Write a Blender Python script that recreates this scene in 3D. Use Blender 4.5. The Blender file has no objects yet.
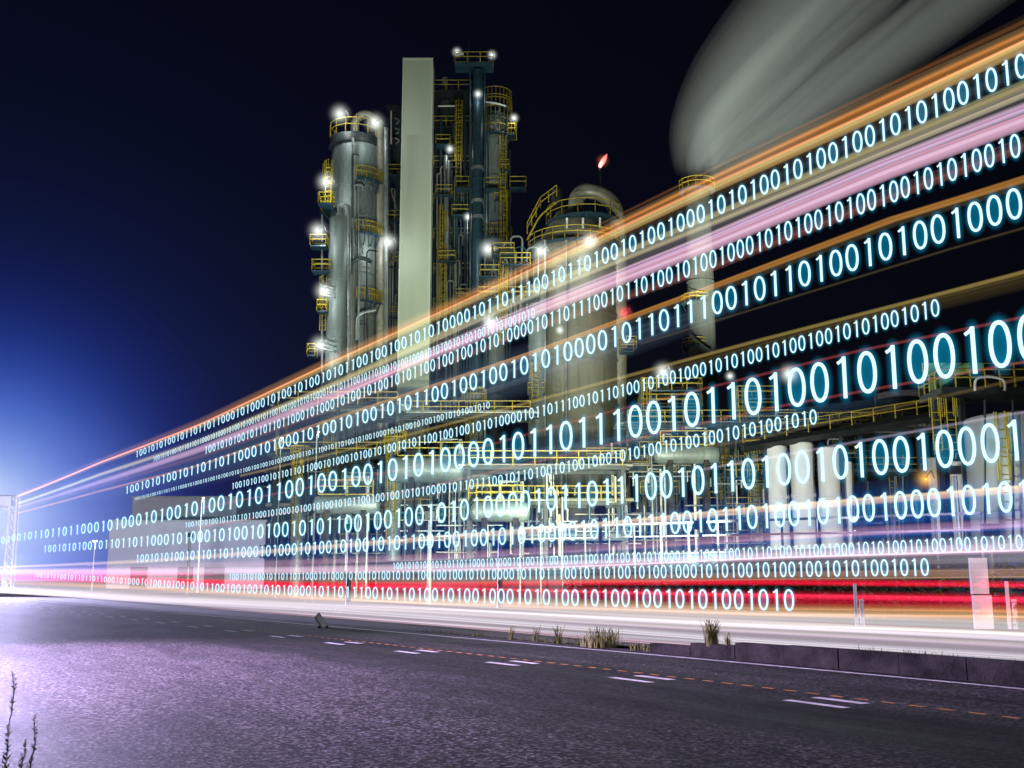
import bpy, bmesh, math, random
from mathutils import Vector, Matrix
random.seed(7)
sc = bpy.context.scene
col = sc.collection
R = math.radians

# ------------------------------------------------------------------ camera
FPX, PHI, AL, HC = 1100.0, R(10.103), R(29.494), 1.4
F0 = Vector((-math.cos(AL), math.sin(AL), 0)); R0 = Vector((math.sin(AL), math.cos(AL), 0)); U0 = Vector((0, 0, 1))
FW = F0*math.cos(PHI) + U0*math.sin(PHI); UP = -F0*math.sin(PHI) + U0*math.cos(PHI)
CAM = Vector((0, 0, HC))
cd = bpy.data.cameras.new('camera'); cam = bpy.data.objects.new('camera', cd); col.objects.link(cam)
cam.location = CAM
cam.rotation_euler = Matrix((R0, UP, -FW)).transposed().to_euler()
cd.sensor_width = 36; cd.lens = 36*FPX/1024; cd.clip_start = .05; cd.clip_end = 5000
sc.camera = cam

def ray(x, y): return FW*FPX + R0*(x-512) + UP*(384-y)
def rz(x, y, d):                                   # metres right of the view axis and height above ground, at depth d
    v = ray(x, y); v = v*(d/v.dot(F0)); return v.dot(R0), v.z + HC
def at(x, y, d):
    v = ray(x, y); return CAM + v*(d/v.dot(F0))
def ground(x, y):
    v = ray(x, y); return CAM + v*(-HC/v.z)
def bend(X): return -2e-4*max(0., -X-10)**2        # the far carriageway curves gently away
def bend_road(X):
    t = max(0., -X-10); return -.055*(math.sqrt(t*t+36)-6)
def on_path(x, y, D):                              # the point above the far carriageway lane at lateral distance D
    v = ray(x, y); lo, hi = 0., 5.
    for _ in range(60):
        m = (lo+hi)/2
        if v.y*m > D + bend(v.x*m): hi = m
        else: lo = m
    p = CAM + v*hi
    return p.x, p.z

# ------------------------------------------------------------------ tags
def tag(o, label=None, cat=None, group=None, kind=None):
    if label: o['label'] = label
    if cat: o['category'] = cat
    if group: o['group'] = group
    if kind: o['kind'] = kind
    return o
def empty(name, loc, rz_=0, label=None, cat=None, group=None):
    o = bpy.data.objects.new(name, None); col.objects.link(o)
    o.location = loc; o.rotation_euler = (0, 0, rz_); o.empty_display_size = .2
    return tag(o, label, cat, group)
PROT = math.atan2(R0.y, R0.x)                      # local x = to the right, local y = away
def unit(name, px, d, label, cat, group=None, py=560):
    r, _ = rz(px, py, d)
    p = F0*d + R0*r
    o = empty(name, (p.x, p.y, 0), PROT, label, cat, group)
    o['_r'] = r; o['_d'] = d
    return o
def loc(o, px, py, dd=0):                          # local x, z of a picture point in a unit's plane (dd further back)
    r, z = rz(px, py, o['_d']+dd); return r-o['_r'], z

# ------------------------------------------------------------------ mesh builder
class MB:
    def __init__(s): s.v = []; s.f = []
    def box(s, c, h, rot=0):
        b = len(s.v); cs, sn = math.cos(rot), math.sin(rot)
        for z in (-1, 1):
            for x, y in ((-1, -1), (1, -1), (1, 1), (-1, 1)):
                X, Y = x*h[0], y*h[1]
                s.v.append((c[0]+X*cs-Y*sn, c[1]+X*sn+Y*cs, c[2]+z*h[2]))
        s.f += [(b+3, b+2, b+1, b), (b+4, b+5, b+6, b+7)] + [(b+i, b+(i+1) % 4, b+4+(i+1) % 4, b+4+i) for i in range(4)]
        return s
    def bb(s, x0, x1, y0, y1, z0, z1):
        return s.box(((x0+x1)/2, (y0+y1)/2, (z0+z1)/2), (abs(x1-x0)/2, abs(y1-y0)/2, abs(z1-z0)/2))
    def lathe(s, prof, seg=24, c=(0, 0)):           # prof: (r, z) from bottom to top
        b = len(s.v); n = len(prof)
        for r, z in prof:
            for i in range(seg):
                a = 2*math.pi*i/seg; s.v.append((c[0]+r*math.cos(a), c[1]+r*math.sin(a), z))
        for j in range(n-1):
            for i in range(seg):
                k = (i+1) % seg
                s.f.append((b+j*seg+i, b+j*seg+k, b+(j+1)*seg+k, b+(j+1)*seg+i))
        s.f.append(tuple(b+i for i in reversed(range(seg)))); s.f.append(tuple(b+(n-1)*seg+i for i in range(seg)))
        return s
    def tube(s, pts, r, seg=8, rad=None, closed=False, r2=None, soft=1):
        pts = [Vector(p) for p in pts]; n = len(pts); b = len(s.v); u = None
        for i, p in enumerate(pts):
            if closed: t = pts[(i+1) % n]-pts[i-1]
            else: t = pts[min(i+1, n-1)]-pts[max(i-1, 0)]
            t.normalize()
            if u is None:
                u = Vector((0, 0, 1)) if abs(t.z) < .9 else Vector((1, 0, 0))
            u = (u - t*u.dot(t)).normalized(); w = t.cross(u)
            rr = rad[i] if rad else r
            for k in range(seg):
                a = 2*math.pi*k/seg
                q = p + u*(rr*math.cos(a)) + w*((rr if r2 is None else (r2[i] if isinstance(r2, list) else r2))*math.copysign(abs(math.sin(a))**soft, math.sin(a)))
                s.v.append(tuple(q))
        m = n if closed else n-1
        for i in range(m):
            for k in range(seg):
                a0, a1 = b+i*seg, b+((i+1) % n)*seg
                s.f.append((a0+k, a0+(k+1) % seg, a1+(k+1) % seg, a1+k))
        if not closed:
            s.f.append(tuple(b+k for k in reversed(range(seg)))); s.f.append(tuple(b+(n-1)*seg+k for k in range(seg)))
        return s
    def rail(s, pts, h=1.1, t=.045, step=1.6, closed=False):   # a handrail: posts, top and knee rails
        pts = [Vector(p) for p in pts]
        for a, b in zip(pts, pts[1:] + (pts[:1] if closed else [])):
            if (b-a).length < 1e-3: continue
            for k in (h, h*.55): s.tube([a+Vector((0, 0, k)), b+Vector((0, 0, k))], t, 5)
            n = max(1, int((b-a).length/step))
            for i in range(n+1):
                p = a.lerp(b, i/n); s.tube([p, p+Vector((0, 0, h))], t, 5)
        return s
    def arcpts(s, r, z, a0, a1, n=14, c=(0, 0)):
        return [(c[0]+r*math.cos(a0+(a1-a0)*i/n), c[1]+r*math.sin(a0+(a1-a0)*i/n), z) for i in range(n+1)]
    def deck(s, r0, r1, z, a0, a1, t=.12, n=16, c=(0, 0)):
        for i in range(n):
            A, B = a0+(a1-a0)*i/n, a0+(a1-a0)*(i+1)/n; b = len(s.v)
            for zz in (z-t, z):
                for r, a in ((r0, A), (r1, A), (r1, B), (r0, B)):
                    s.v.append((c[0]+r*math.cos(a), c[1]+r*math.sin(a), zz))
            s.f += [(b+3, b+2, b+1, b), (b+4, b+5, b+6, b+7)] + [(b+q, b+(q+1) % 4, b+4+(q+1) % 4, b+4+q) for q in range(4)]
        return s
    def ladder(s, x, y, z0, z1, w=.28, t=.04, cage=True):
        for q in (-w, w): s.tube([(x+q, y, z0), (x+q, y, z1)], t, 5)
        n = int((z1-z0)/.5)
        for i in range(n): s.tube([(x-w, y, z0+i*.5), (x+w, y, z0+i*.5)], t*.7, 4)
        if cage:
            for i in range(int((z1-z0-2)/1.5)):
                z = z0+2.2+i*1.5
                s.tube([(x+.42*math.cos(a), y-.42-.42*math.sin(a)*.9+.42, z) for a in [math.pi*j/6 for j in range(7)]], t*.7, 4)
            for q in (-.42, 0, .42): s.tube([(x+q, y-(.42 if q == 0 else 0), z0+2.2), (x+q, y-(.42 if q == 0 else 0), z1)], t*.7, 4)
        return s
    def build(s, name, mat, parent=None, smooth=False, at_=None):
        me = bpy.data.meshes.new(name); me.from_pydata(s.v, [], s.f); me.materials.append(mat)
        if smooth: me.shade_smooth() if hasattr(me, 'shade_smooth') else me.polygons.foreach_set('use_smooth', [True]*len(me.polygons))
        if smooth:
            try: me.set_sharp_from_angle(angle=R(40))
            except Exception: pass
        me.update()
        o = bpy.data.objects.new(name, me); col.objects.link(o)
        if parent: o.parent = parent
        if at_: o.location = at_
        return o

def ball(b, c, rx, ry, rz__, nu=20, nv=14):
    k = len(b.v); b.v.append((c[0], c[1], c[2]-rz__))
    for j in range(1, nv):
        p = -math.pi/2+math.pi*j/nv
        for i in range(nu):
            a = 2*math.pi*i/nu; b.v.append((c[0]+rx*math.cos(p)*math.cos(a), c[1]+ry*math.cos(p)*math.sin(a), c[2]+rz__*math.sin(p)))
    b.v.append((c[0], c[1], c[2]+rz__)); e = len(b.v)-1
    for i in range(nu):
        q = (i+1) % nu; b.f.append((k, k+1+q, k+1+i)); b.f.append((e, e-nu+i, e-nu+q))
    for j in range(nv-2):
        for i in range(nu):
            q = (i+1) % nu; s0 = k+1+j*nu; b.f.append((s0+i, s0+q, s0+nu+q, s0+nu+i))
def cushion(b, c, rx, ry, rz__, nu=24, nr=6):
    """a plump body, thick in the middle and thinning out softly to its rim"""
    k = len(b.v)
    for s_ in (-1, 1):
        b.v.append((c[0], c[1]+s_*ry, c[2]))
        for j in range(1, nr+(0 if s_ > 0 else 1)):
            t = j/nr; d = (1-t*t)**1.6
            for i in range(nu):
                a = 2*math.pi*i/nu; b.v.append((c[0]+rx*t*math.cos(a), c[1]+s_*ry*d, c[2]+rz__*t*math.sin(a)))
    A = k; B = k+1+nr*nu
    for i in range(nu):
        q = (i+1) % nu
        b.f.append((A, A+1+i, A+1+q)); b.f.append((B, B+1+q, B+1+i))
        for j in range(nr-1): b.f.append((A+1+j*nu+i, A+1+(j+1)*nu+i, A+1+(j+1)*nu+q, A+1+j*nu+q))
        for j in range(nr-1):
            o0 = B+1+j*nu; o1 = B+1+(j+1)*nu if j < nr-2 else A+1+(nr-1)*nu
            b.f.append((o0+q, o1+q, o1+i, o0+i))
def lin(c): return tuple((x/12.92 if x <= .04045 else ((x+.055)/1.055)**2.4) for x in c)

# ------------------------------------------------------------------ materials
def newmat(name):
    m = bpy.data.materials.new(name); m.use_nodes = True
    return m, m.node_tree.nodes, m.node_tree.links
def mat(name, c, rough=.6, metal=0, var=.35, scale=1.2, bump=0., bscale=30, streak=False, spec=.5, panel=None):
    m, N, L = newmat(name); b = N['Principled BSDF']
    b.inputs['Roughness'].default_value = rough; b.inputs['Metallic'].default_value = metal; b.inputs['Specular IOR Level'].default_value = spec
    tc = N.new('ShaderNodeTexCoord'); mp = N.new('ShaderNodeMapping'); L.new(tc.outputs['Object'], mp.inputs[0])
    if streak: mp.inputs['Scale'].default_value = (1, 1, .12)
    n = N.new('ShaderNodeTexNoise'); n.inputs['Scale'].default_value = scale; n.inputs['Detail'].default_value = 6; n.inputs['Roughness'].default_value = .65
    L.new(mp.outputs[0], n.inputs['Vector'])
    r = N.new('ShaderNodeValToRGB'); r.color_ramp.elements[0].position = .3; r.color_ramp.elements[1].position = .72
    r.color_ramp.elements[0].color = (*[x*(1-var) for x in c], 1); r.color_ramp.elements[1].color = (*[min(1, x*(1+var*.6)) for x in c], 1)
    L.new(n.outputs['Fac'], r.inputs[0]); out = r.outputs[0]; hgt = None
    if panel:                                      # cladding sheets: seams every panel[0] round, panel[1] up
        at2 = N.new('ShaderNodeSeparateXYZ'); L.new(tc.outputs['Object'], at2.inputs[0])
        a = N.new('ShaderNodeMath'); a.operation = 'ARCTAN2'; L.new(at2.outputs[1], a.inputs[0]); L.new(at2.outputs[0], a.inputs[1])
        cb = N.new('ShaderNodeCombineXYZ'); L.new(a.outputs[0], cb.inputs[0]); L.new(at2.outputs[2], cb.inputs[1])
        br = N.new('ShaderNodeTexBrick'); L.new(cb.outputs[0], br.inputs['Vector'])
        br.inputs['Scale'].default_value = 1; br.inputs['Brick Width'].default_value = panel[0]; br.inputs['Row Height'].default_value = panel[1]
        br.inputs['Mortar Size'].default_value = .035; br.inputs['Mortar Smooth'].default_value = .3
        br.inputs['Color1'].default_value = (1, 1, 1, 1); br.inputs['Color2'].default_value = (.9, .9, .9, 1); br.inputs['Mortar'].default_value = (.45, .42, .38, 1)
        mx = N.new('ShaderNodeMix'); mx.data_type = 'RGBA'; mx.blend_type = 'MULTIPLY'; mx.inputs[0].default_value = .32
        L.new(out, mx.inputs[6]); L.new(br.outputs['Color'], mx.inputs[7]); out = mx.outputs[2]
    L.new(out, b.inputs['Base Color'])
    if bump:
        n2 = N.new('ShaderNodeTexNoise'); n2.inputs['Scale'].default_value = bscale; n2.inputs['Detail'].default_value = 4
        L.new(tc.outputs['Object'], n2.inputs['Vector'])
        bp = N.new('ShaderNodeBump'); bp.inputs['Strength'].default_value = bump; bp.inputs['Distance'].default_value = .02
        L.new(n2.outputs['Fac'], bp.inputs['Height']); L.new(bp.outputs[0], b.inputs['Normal'])
    return m
def emis(name, c, s):
    m, N, L = newmat(name); N.remove(N['Principled BSDF'])
    e = N.new('ShaderNodeEmission'); e.inputs[0].default_value = (*c, 1); e.inputs[1].default_value = s
    L.new(e.outputs[0], N['Material Output'].inputs['Surface']); return m
def vemis(name, c, s):                             # glowing air: even volume emission, no surface
    m, N, L = newmat(name); N.remove(N['Principled BSDF'])
    e = N.new('ShaderNodeEmission'); e.inputs[0].default_value = (*c, 1); e.inputs[1].default_value = s
    L.new(e.outputs[0], N['Material Output'].inputs['Volume']); return m

M = dict(
    shell=mat('vessel_cladding', (.20, .245, .25), .5, .2, .55, .6, streak=True, panel=(.26, .8)),
    shell_dark=mat('dark_vessel_cladding', (.05, .08, .09), .5, .2, .4, .5, streak=True, panel=(.5, 2.0)),
    reactor=mat('reactor_shell', (.19, .19, .15), .55, .1, .55, .35, streak=True, panel=(.63, 3.2)),
    blue=mat('blue_steel', (.022, .06, .09), .45, .2, .35, 1),
    steel=mat('dark_structural_steel', (.03, .038, .042), .55, .3, .4, 1.5),
    galv=mat('galvanised_pipe', (.27, .30, .31), .4, .5, .35, 1.5),
    insul=mat('insulated_pipe', (.30, .29, .25), .5, .3, .3, 2.5),
    yellow=mat('yellow_rail_paint', (.36, .27, .015), .5, 0, .5, 2),
    slab=mat('pale_green_cladding', (.46, .52, .43), .7, 0, .10, .25, streak=True),
    trim=mat('pale_trim', (.55, .6, .52), .6, 0, .1, .5),
    white=mat('white_wall_paint', (.72, .72, .74), .7, 0, .15, .3),
    purple=mat('tank_paint', (.42, .42, .46), .45, .1, .25, .3, streak=True),
    conc=mat('kerb_concrete', (.045, .042, .04), .95, 0, .75, 2.2, .8, 30, spec=.08),
    post=mat('post_paint', (.72, .70, .72), .55, 0, .2, 3),
    stack=mat('stack_concrete', (.07, .075, .06), .85, 0, .5, .4, streak=True),
    leaf=mat('hedge_leaf', (.06, .10, .03), .55, 0, .6, 6),
    dry=mat('dry_grass', (.22, .22, .06), .7, 0, .4, 8),
    stem=mat('weed_green', (.20, .30, .13), .6, 0, .4, 8),
    paint=mat('road_paint', (.72, .70, .70), .6, 0, .45, 3, .3, 60),
    orange=mat('orange_road_paint', (.75, .28, .07), .6, 0, .45, 5, .3, 60),
    ground=mat('gravel_ground', (.06, .058, .055), .9, 0, .5, .5, .5, 8),
    soil=mat('median_soil', (.07, .065, .05), .95, 0, .5, 2, .6, 20),
    black=mat('black_metal', (.03, .03, .035), .5, .3, .3, 3),
)
def asphalt():
    m, N, L = newmat('asphalt'); b = N['Principled BSDF']
    tc = N.new('ShaderNodeTexCoord')
    def noise(scale, detail=3, vec=None, rough=.6):
        n = N.new('ShaderNodeTexNoise'); n.inputs['Scale'].default_value = scale; n.inputs['Detail'].default_value = detail; n.inputs['Roughness'].default_value = rough
        L.new(vec or tc.outputs['Object'], n.inputs['Vector']); return n.outputs['Fac']
    def ramp(v, p0, p1, c0, c1):
        r = N.new('ShaderNodeValToRGB'); r.color_ramp.elements[0].position = p0; r.color_ramp.elements[1].position = p1
        r.color_ramp.elements[0].color = (*c0, 1); r.color_ramp.elements[1].color = (*c1, 1); L.new(v, r.inputs[0]); return r.outputs[0]
    def mul(a, c, f=1, t='MULTIPLY'):
        x = N.new('ShaderNodeMix'); x.data_type = 'RGBA'; x.blend_type = t; x.inputs[0].default_value = f
        L.new(a, x.inputs[6]); L.new(c, x.inputs[7]); return x.outputs[2]
    vo = N.new('ShaderNodeTexVoronoi'); vo.inputs['Scale'].default_value = 30; L.new(tc.outputs['Object'], vo.inputs['Vector'])
    sp = N.new('ShaderNodeSeparateColor'); L.new(vo.outputs['Color'], sp.inputs[0])
    agg = ramp(sp.outputs[0], .5, .98, (.009, .008, .0095), (.29, .26, .285))
    fine = ramp(noise(220, 2), .35, .75, (.4, .4, .4), (1.5, 1.5, 1.5))
    mp = N.new('ShaderNodeMapping'); mp.inputs['Scale'].default_value = (.16, .8, 1); L.new(tc.outputs['Object'], mp.inputs[0])
    clus = ramp(noise(16, 4, None, .75), .38, .66, (.35, .35, .35), (1.75, 1.75, 1.75))
    patch = ramp(noise(1, 5, mp.outputs[0], .6), .36, .64, (.42, .42, .43), (1.35, 1.33, 1.33))
    # lane tone: the two outer lanes are darker than the near hard shoulder
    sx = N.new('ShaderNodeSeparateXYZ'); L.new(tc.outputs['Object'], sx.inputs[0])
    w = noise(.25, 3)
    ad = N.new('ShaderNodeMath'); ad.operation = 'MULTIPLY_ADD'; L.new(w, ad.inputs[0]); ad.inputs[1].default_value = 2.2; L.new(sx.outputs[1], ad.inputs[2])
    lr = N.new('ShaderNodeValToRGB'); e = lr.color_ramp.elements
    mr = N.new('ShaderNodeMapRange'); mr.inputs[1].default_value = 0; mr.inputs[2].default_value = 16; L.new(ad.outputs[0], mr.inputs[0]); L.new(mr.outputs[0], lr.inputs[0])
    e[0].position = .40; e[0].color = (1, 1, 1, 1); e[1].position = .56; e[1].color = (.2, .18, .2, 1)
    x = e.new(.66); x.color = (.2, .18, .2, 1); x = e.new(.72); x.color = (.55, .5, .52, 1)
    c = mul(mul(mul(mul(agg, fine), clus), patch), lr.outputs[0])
    L.new(c, b.inputs['Base Color'])
    rr = ramp(noise(1.1, 5, mp.outputs[0], .7), .3, .7, (.5,)*3, (.75,)*3)
    L.new(rr, b.inputs['Roughness']); b.inputs['Specular IOR Level'].default_value = .14
    bp = N.new('ShaderNodeBump'); bp.inputs['Strength'].default_value = .55; bp.inputs['Distance'].default_value = .012
    hm = N.new('ShaderNodeMath'); hm.operation = 'ADD'; L.new(vo.outputs['Distance'], hm.inputs[0]); L.new(noise(120, 3), hm.inputs[1])
    L.new(hm.outputs[0], bp.inputs['Height']); L.new(bp.outputs[0], b.inputs['Normal'])
    return m
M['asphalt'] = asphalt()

# ------------------------------------------------------------------ world: a night sky with the glow of lamps low at the left
w = bpy.data.worlds.new('World'); sc.world = w; w.use_nodes = True
N, L = w.node_tree.nodes, w.node_tree.links
bg = N['Background']; bg.inputs[1].default_value = .05
sky = N.new('ShaderNodeTexSky'); sky.sky_type = 'NISHITA'; sky.sun_disc = False; sky.sun_elevation = R(-4); sky.sun_rotation = R(250)
L.new(sky.outputs[0], bg.inputs[0])
tc = N.new('ShaderNodeTexCoord'); G = ray(-30, 520).normalized()
dp = N.new('ShaderNodeVectorMath'); dp.operation = 'DOT_PRODUCT'; dp.inputs[1].default_value = G
nm = N.new('ShaderNodeVectorMath'); nm.operation = 'NORMALIZE'; L.new(tc.outputs['Generated'], nm.inputs[0]); L.new(nm.outputs[0], dp.inputs[0])
ac = N.new('ShaderNodeMath'); ac.operation = 'ARCCOSINE'; L.new(dp.outputs['Value'], ac.inputs[0])
mr = N.new('ShaderNodeMapRange'); mr.inputs[1].default_value = 0; mr.inputs[2].default_value = 1.0; L.new(ac.outputs[0], mr.inputs[0])
cr = N.new('ShaderNodeValToRGB'); L.new(mr.outputs[0], cr.inputs[0]); cr.color_ramp.interpolation = 'B_SPLINE'
stops = [(0, (.92, .94, 1)), (.028, (.70, .81, .99)), (.056, (.43, .59, .93)), (.09, (.23, .39, .80)), (.13, (.115, .215, .56)), (.175, (.05, .11, .37)), (.225, (.022, .06, .23)), (.29, (.010, .028, .145)), (.38, (.006, .014, .095)), (.52, (.003, .006, .05)), (1, (.003, .004, .028))]
el = cr.color_ramp.elements
for i, (p, c) in enumerate(stops):
    q = el[i] if i < 2 else el.new(p)
    q.position = p; q.color = (*lin(c), 1)
b2 = N.new('ShaderNodeBackground'); b2.inputs[1].default_value = 1; L.new(cr.outputs[0], b2.inputs[0])
ad = N.new('ShaderNodeAddShader'); L.new(bg.outputs[0], ad.inputs[0]); L.new(b2.outputs[0], ad.inputs[1]); L.new(ad.outputs[0], N['World Output'].inputs[0])

sl = bpy.data.lights.new('night_fill', 'SUN'); sl.energy = .02; sl.angle = R(.5); sl.color = (.8, .85, 1)  # weak bluish fill light added for the night
so = bpy.data.objects.new('night_fill', sl); col.objects.link(so); so.rotation_euler = (R(50), 0, R(-40))

def point(p, watts, c=(1, .97, .9), size=.3, parent=None):
    l = bpy.data.lights.new('lamp_light', 'POINT'); l.energy = watts; l.color = c; l.shadow_soft_size = size
    o = bpy.data.objects.new('lamp_light', l); col.objects.link(o); o.location = p
    if parent: o.parent = parent
    return o
def spot(p, target, watts, c, angle, blend=.6, size=.4):
    l = bpy.data.lights.new('flood_light', 'SPOT'); l.energy = watts; l.color = c; l.spot_size = R(angle); l.spot_blend = blend; l.shadow_soft_size = size
    o = bpy.data.objects.new('flood_light', l); col.objects.link(o); o.location = p
    o.rotation_euler = (Vector(target)-Vector(p)).to_track_quat('-Z', 'Y').to_euler()
    return o

# ------------------------------------------------------------------ ground and road
def strip(y0, y1, z, x0, x1, bfun, mat_, name, n=90, kind='structure'):
    b = MB()
    xs = [x0+(x1-x0)*i/n for i in range(n+1)]
    for x in xs:
        k = bfun(x); b.v += [(x, y0+k, z), (x, y1+k, z)]
    for i in range(n): b.f.append((2*i, 2*i+2, 2*i+3, 2*i+1))
    o = b.build(name, mat_); o['kind'] = kind; return o
gb = MB(); gb.v = [(-1500, -600, 0), (900, -600, 0), (900, 1800, 0), (-1500, 1800, 0)]; gb.f = [(0, 1, 2, 3)]
gb.build('ground', M['ground'])['kind'] = 'structure'
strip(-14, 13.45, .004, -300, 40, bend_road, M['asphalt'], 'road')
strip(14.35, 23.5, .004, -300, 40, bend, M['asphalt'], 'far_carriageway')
# painted markings: solid edge line, white dashes, small orange dashes
strip(12.98, 13.12, .008, -200, 40, bend_road, M['paint'], 'edge_line')
pm = MB(); om = MB()
def patchq(b, x0, x1, y0, y1, z):
    n = max(1, int((x1-x0)/1.5)); k = len(b.v)
    for i in range(n+1):
        x = x0+(x1-x0)*i/n; q = bend_road(x); b.v += [(x, y0+q, z), (x, y1+q, z)]
    for i in range(n): b.f.append((k+2*i, k+2*i+2, k+2*i+3, k+2*i+1))
for i in range(40):
    x = -5.6-i*3.55
    patchq(pm, x-.95, x, 9.36, 9.50, .008); patchq(pm, x-1.0, x-.2, 9.86, 10.02, .008)
for i in range(260):
    x = 6-i*.40
    patchq(om, x-.20, x, 10.22, 10.29, .008)
pm.build('lane_marking', M['paint'])['kind'] = 'structure'
om.build('orange_marking', M['orange'])['kind'] = 'structure'
# median: a kerb of concrete blocks with soil behind
kb = MB(); x = 12.
while x > -17.5:
    ln = 1.2; q = bend_road(x-ln/2)
    h = .31*min(1, .45+(x+17.5)/6)
    j = random.uniform(-.006, .006)
    kb.box((x-ln/2, 13.62+q+j, h/2), (ln/2-.008, .11, h/2), math.atan2(bend_road(x-ln)-bend_road(x), -ln)+math.pi)
    x -= ln
kb.build('median_kerb', M['conc'])['kind'] = 'structure'
sb = MB(); n = 90
for i in range(n+1):
    x = -200+240*i/n; sb.v += [(x, 13.73+bend_road(x), .14*max(.1, min(1, (x+22)/6))), (x, 14.33+bend(x), .10*max(.15, min(1, (x+22)/6)))]
for i in range(n): sb.f.append((2*i, 2*i+2, 2*i+3, 2*i+1))
sb.build('median_soil', M['soil'])['kind'] = 'structure'

# ------------------------------------------------------------------ weeds
def blades(b, n, h, spread, wid=.012, lean=.35, rng=random):
    for _ in range(n):
        a = rng.uniform(0, 6.28); r = spread*math.sqrt(rng.random()); x, y = r*math.cos(a), r*math.sin(a)
        hh = h*rng.uniform(.45, 1.05); lx, ly = rng.uniform(-lean, lean)*hh, rng.uniform(-lean, lean)*hh
        k = len(b.v); ca, sa = math.cos(a+1.6)*wid, math.sin(a+1.6)*wid
        for t in (0, .5, .85): b.v += [(x+lx*t*t-ca*(1-t*.5), y+ly*t*t-sa*(1-t*.5), hh*t), (x+lx*t*t+ca*(1-t*.5), y+ly*t*t+sa*(1-t*.5), hh*t)]
        b.v.append((x+lx, y+ly, hh))
        b.f += [(k, k+1, k+3, k+2), (k+2, k+3, k+5, k+4), (k+4, k+5, k+6)]
def weed_tuft(px, py, h, n, spread, label, m='dry', seed=0):
    rng = random.Random(seed+int(px)); p = ground(px, py)
    b = MB(); blades(b, n, h, spread, rng=rng)
    o = b.build('weed_tuft', M[m], at_=(p.x, 13.62+bend_road(p.x), .01 if p.x < -17.5 else .2)); tag(o, label, 'weed', 'weeds growing along the median kerb')
weed_tuft(476, 641, .32, 12, .08, 'thin dry weed at the kerb, leftmost of the weeds along the median')
weed_tuft(509, 643, .42, 16, .08, 'slim upright yellowish weed, second from the left on the median kerb')
weed_tuft(524, 645, .44, 30, .12, 'upright pale weed just left of the widest grass clump on the kerb')
weed_tuft(546, 648, .22, 60, .30, 'low spreading dry grass joined to the widest clump on the kerb')
weed_tuft(567, 649, .42, 150, .42, 'widest bushy yellow green grass clump on the median kerb')
weed_tuft(604, 652, .16, 30, .20, 'very short grass scrap right of the widest clump on the kerb')
weed_tuft(618, 653, .12, 22, .18, 'tiny grass scrap standing midway between the two bushy clumps')
weed_tuft(671, 659, .50, 130, .14, 'tall dense yellow green weed bush, rightmost bushy clump on the kerb')
weed_tuft(697, 660, .28, 14, .06, 'small single weed right of the tall dense weed bush on the kerb')
gs_ = MB(); rg = random.Random(31)
for i in range(2600):
    x = rg.uniform(-28, 8); y = 13.66+bend_road(x)+rg.uniform(0, .5)**1.3; hh = rg.uniform(.03, .13)*(.4+.9*abs(math.sin(x*2.3)*math.sin(x*.7+1))); z = .29 if x > -13 and y < 13.75 else (.06 if x > -20 else .006)
    a = rg.uniform(0, 6.28); k = len(gs_.v); dx, dy = math.cos(a)*.009, math.sin(a)*.009; lx, ly = rg.uniform(-.07, .07), rg.uniform(-.07, .05)
    gs_.v += [(x-dx, y-dy, z), (x+dx, y+dy, z), (x+lx, y+ly, z+hh)]; gs_.f.append((k, k+1, k+2))
tag(gs_.build('grass', M['dry']), 'short dry grass fringe along the top of the median kerb', 'grass', kind='stuff')
def verge_plant(px, d, top, label, seed):
    rng = random.Random(seed); r, z = rz(px, top, d); p = F0*d+R0*r
    o = empty('verge_weed', (p.x, p.y, .004), 0, label, 'weed', 'weeds in the near left corner')
    pts = [(rng.uniform(-.007, .007)*i/5, rng.uniform(-.007, .007)*i/5, z*i/9) for i in range(10)]
    MB().tube(pts, .005, 6, rad=[.0045-.0003*i for i in range(10)]).build('stem', M['stem'], o)
    b = MB()
    for i in range(170):
        t = rng.uniform(.25, 1); k = min(8, int(t*9)); q = Vector(pts[k]).lerp(Vector(pts[k+1]), t*9-k); a = rng.uniform(0, 6.28)
        ln = rng.uniform(.018, .042)*(1.3-t*.8); dx, dy = math.cos(a)*ln, math.sin(a)*ln; k = len(b.v)
        b.v += [tuple(q), (q.x+dx*.5-dy*.2, q.y+dy*.5+dx*.2, q.z+.012), (q.x+dx, q.y+dy, q.z+ln*.8), (q.x+dx*.5+dy*.2, q.y+dy*.5-dx*.2, q.z+.012)]
        b.f.append((k, k+1, k+2, k+3))
    b.build('foliage', M['stem'], o)
verge_plant(14, 6.2, 672, 'tallest thin green weed spike at the near left corner', 1)
verge_plant(35, 6.3, 717, 'shorter leafy weed right of the tallest spike in the near corner', 2)
verge_plant(24, 6.1, 742, 'small low weed between the two taller spikes in the near corner', 3)

# ------------------------------------------------------------------ hedge and posts beyond the far carriageway
hd = empty('hedge', (-14, 29.4, 0), 0, 'dark clipped leafy hedge behind the white marker post', 'hedge')
lb = MB(); rng = random.Random(3)
for i in range(26000):
    x = rng.uniform(-32, 22); top = 1.9+.22*math.sin(x*1.7)+.2*math.sin(x*4.1+1)
    u = rng.random(); y = rng.uniform(-.65, .65)*(1-.3*u) - .1*math.sin(x*3); z = .1+top*u
    if rng.random() < .5: y = -.6*(1-.25*u)+rng.uniform(-.15, .1)
    s_ = rng.uniform(.05, .11); a = rng.uniform(0, 6.28); t = rng.uniform(-.9, .9)
    dx = Vector((math.cos(a), math.sin(a), t*.6))*s_; dy = Vector((-math.sin(a)*.5, math.cos(a)*.5, rng.uniform(.2, .8)))*s_
    k = len(lb.v); c = Vector((x, y, z))
    lb.v += [tuple(c-dx), tuple(c+dy*.6), tuple(c+dx), tuple(c-dy*.6)]; lb.f.append((k, k+1, k+2, k+3))
lb.build('foliage', M['leaf'], hd)
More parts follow.
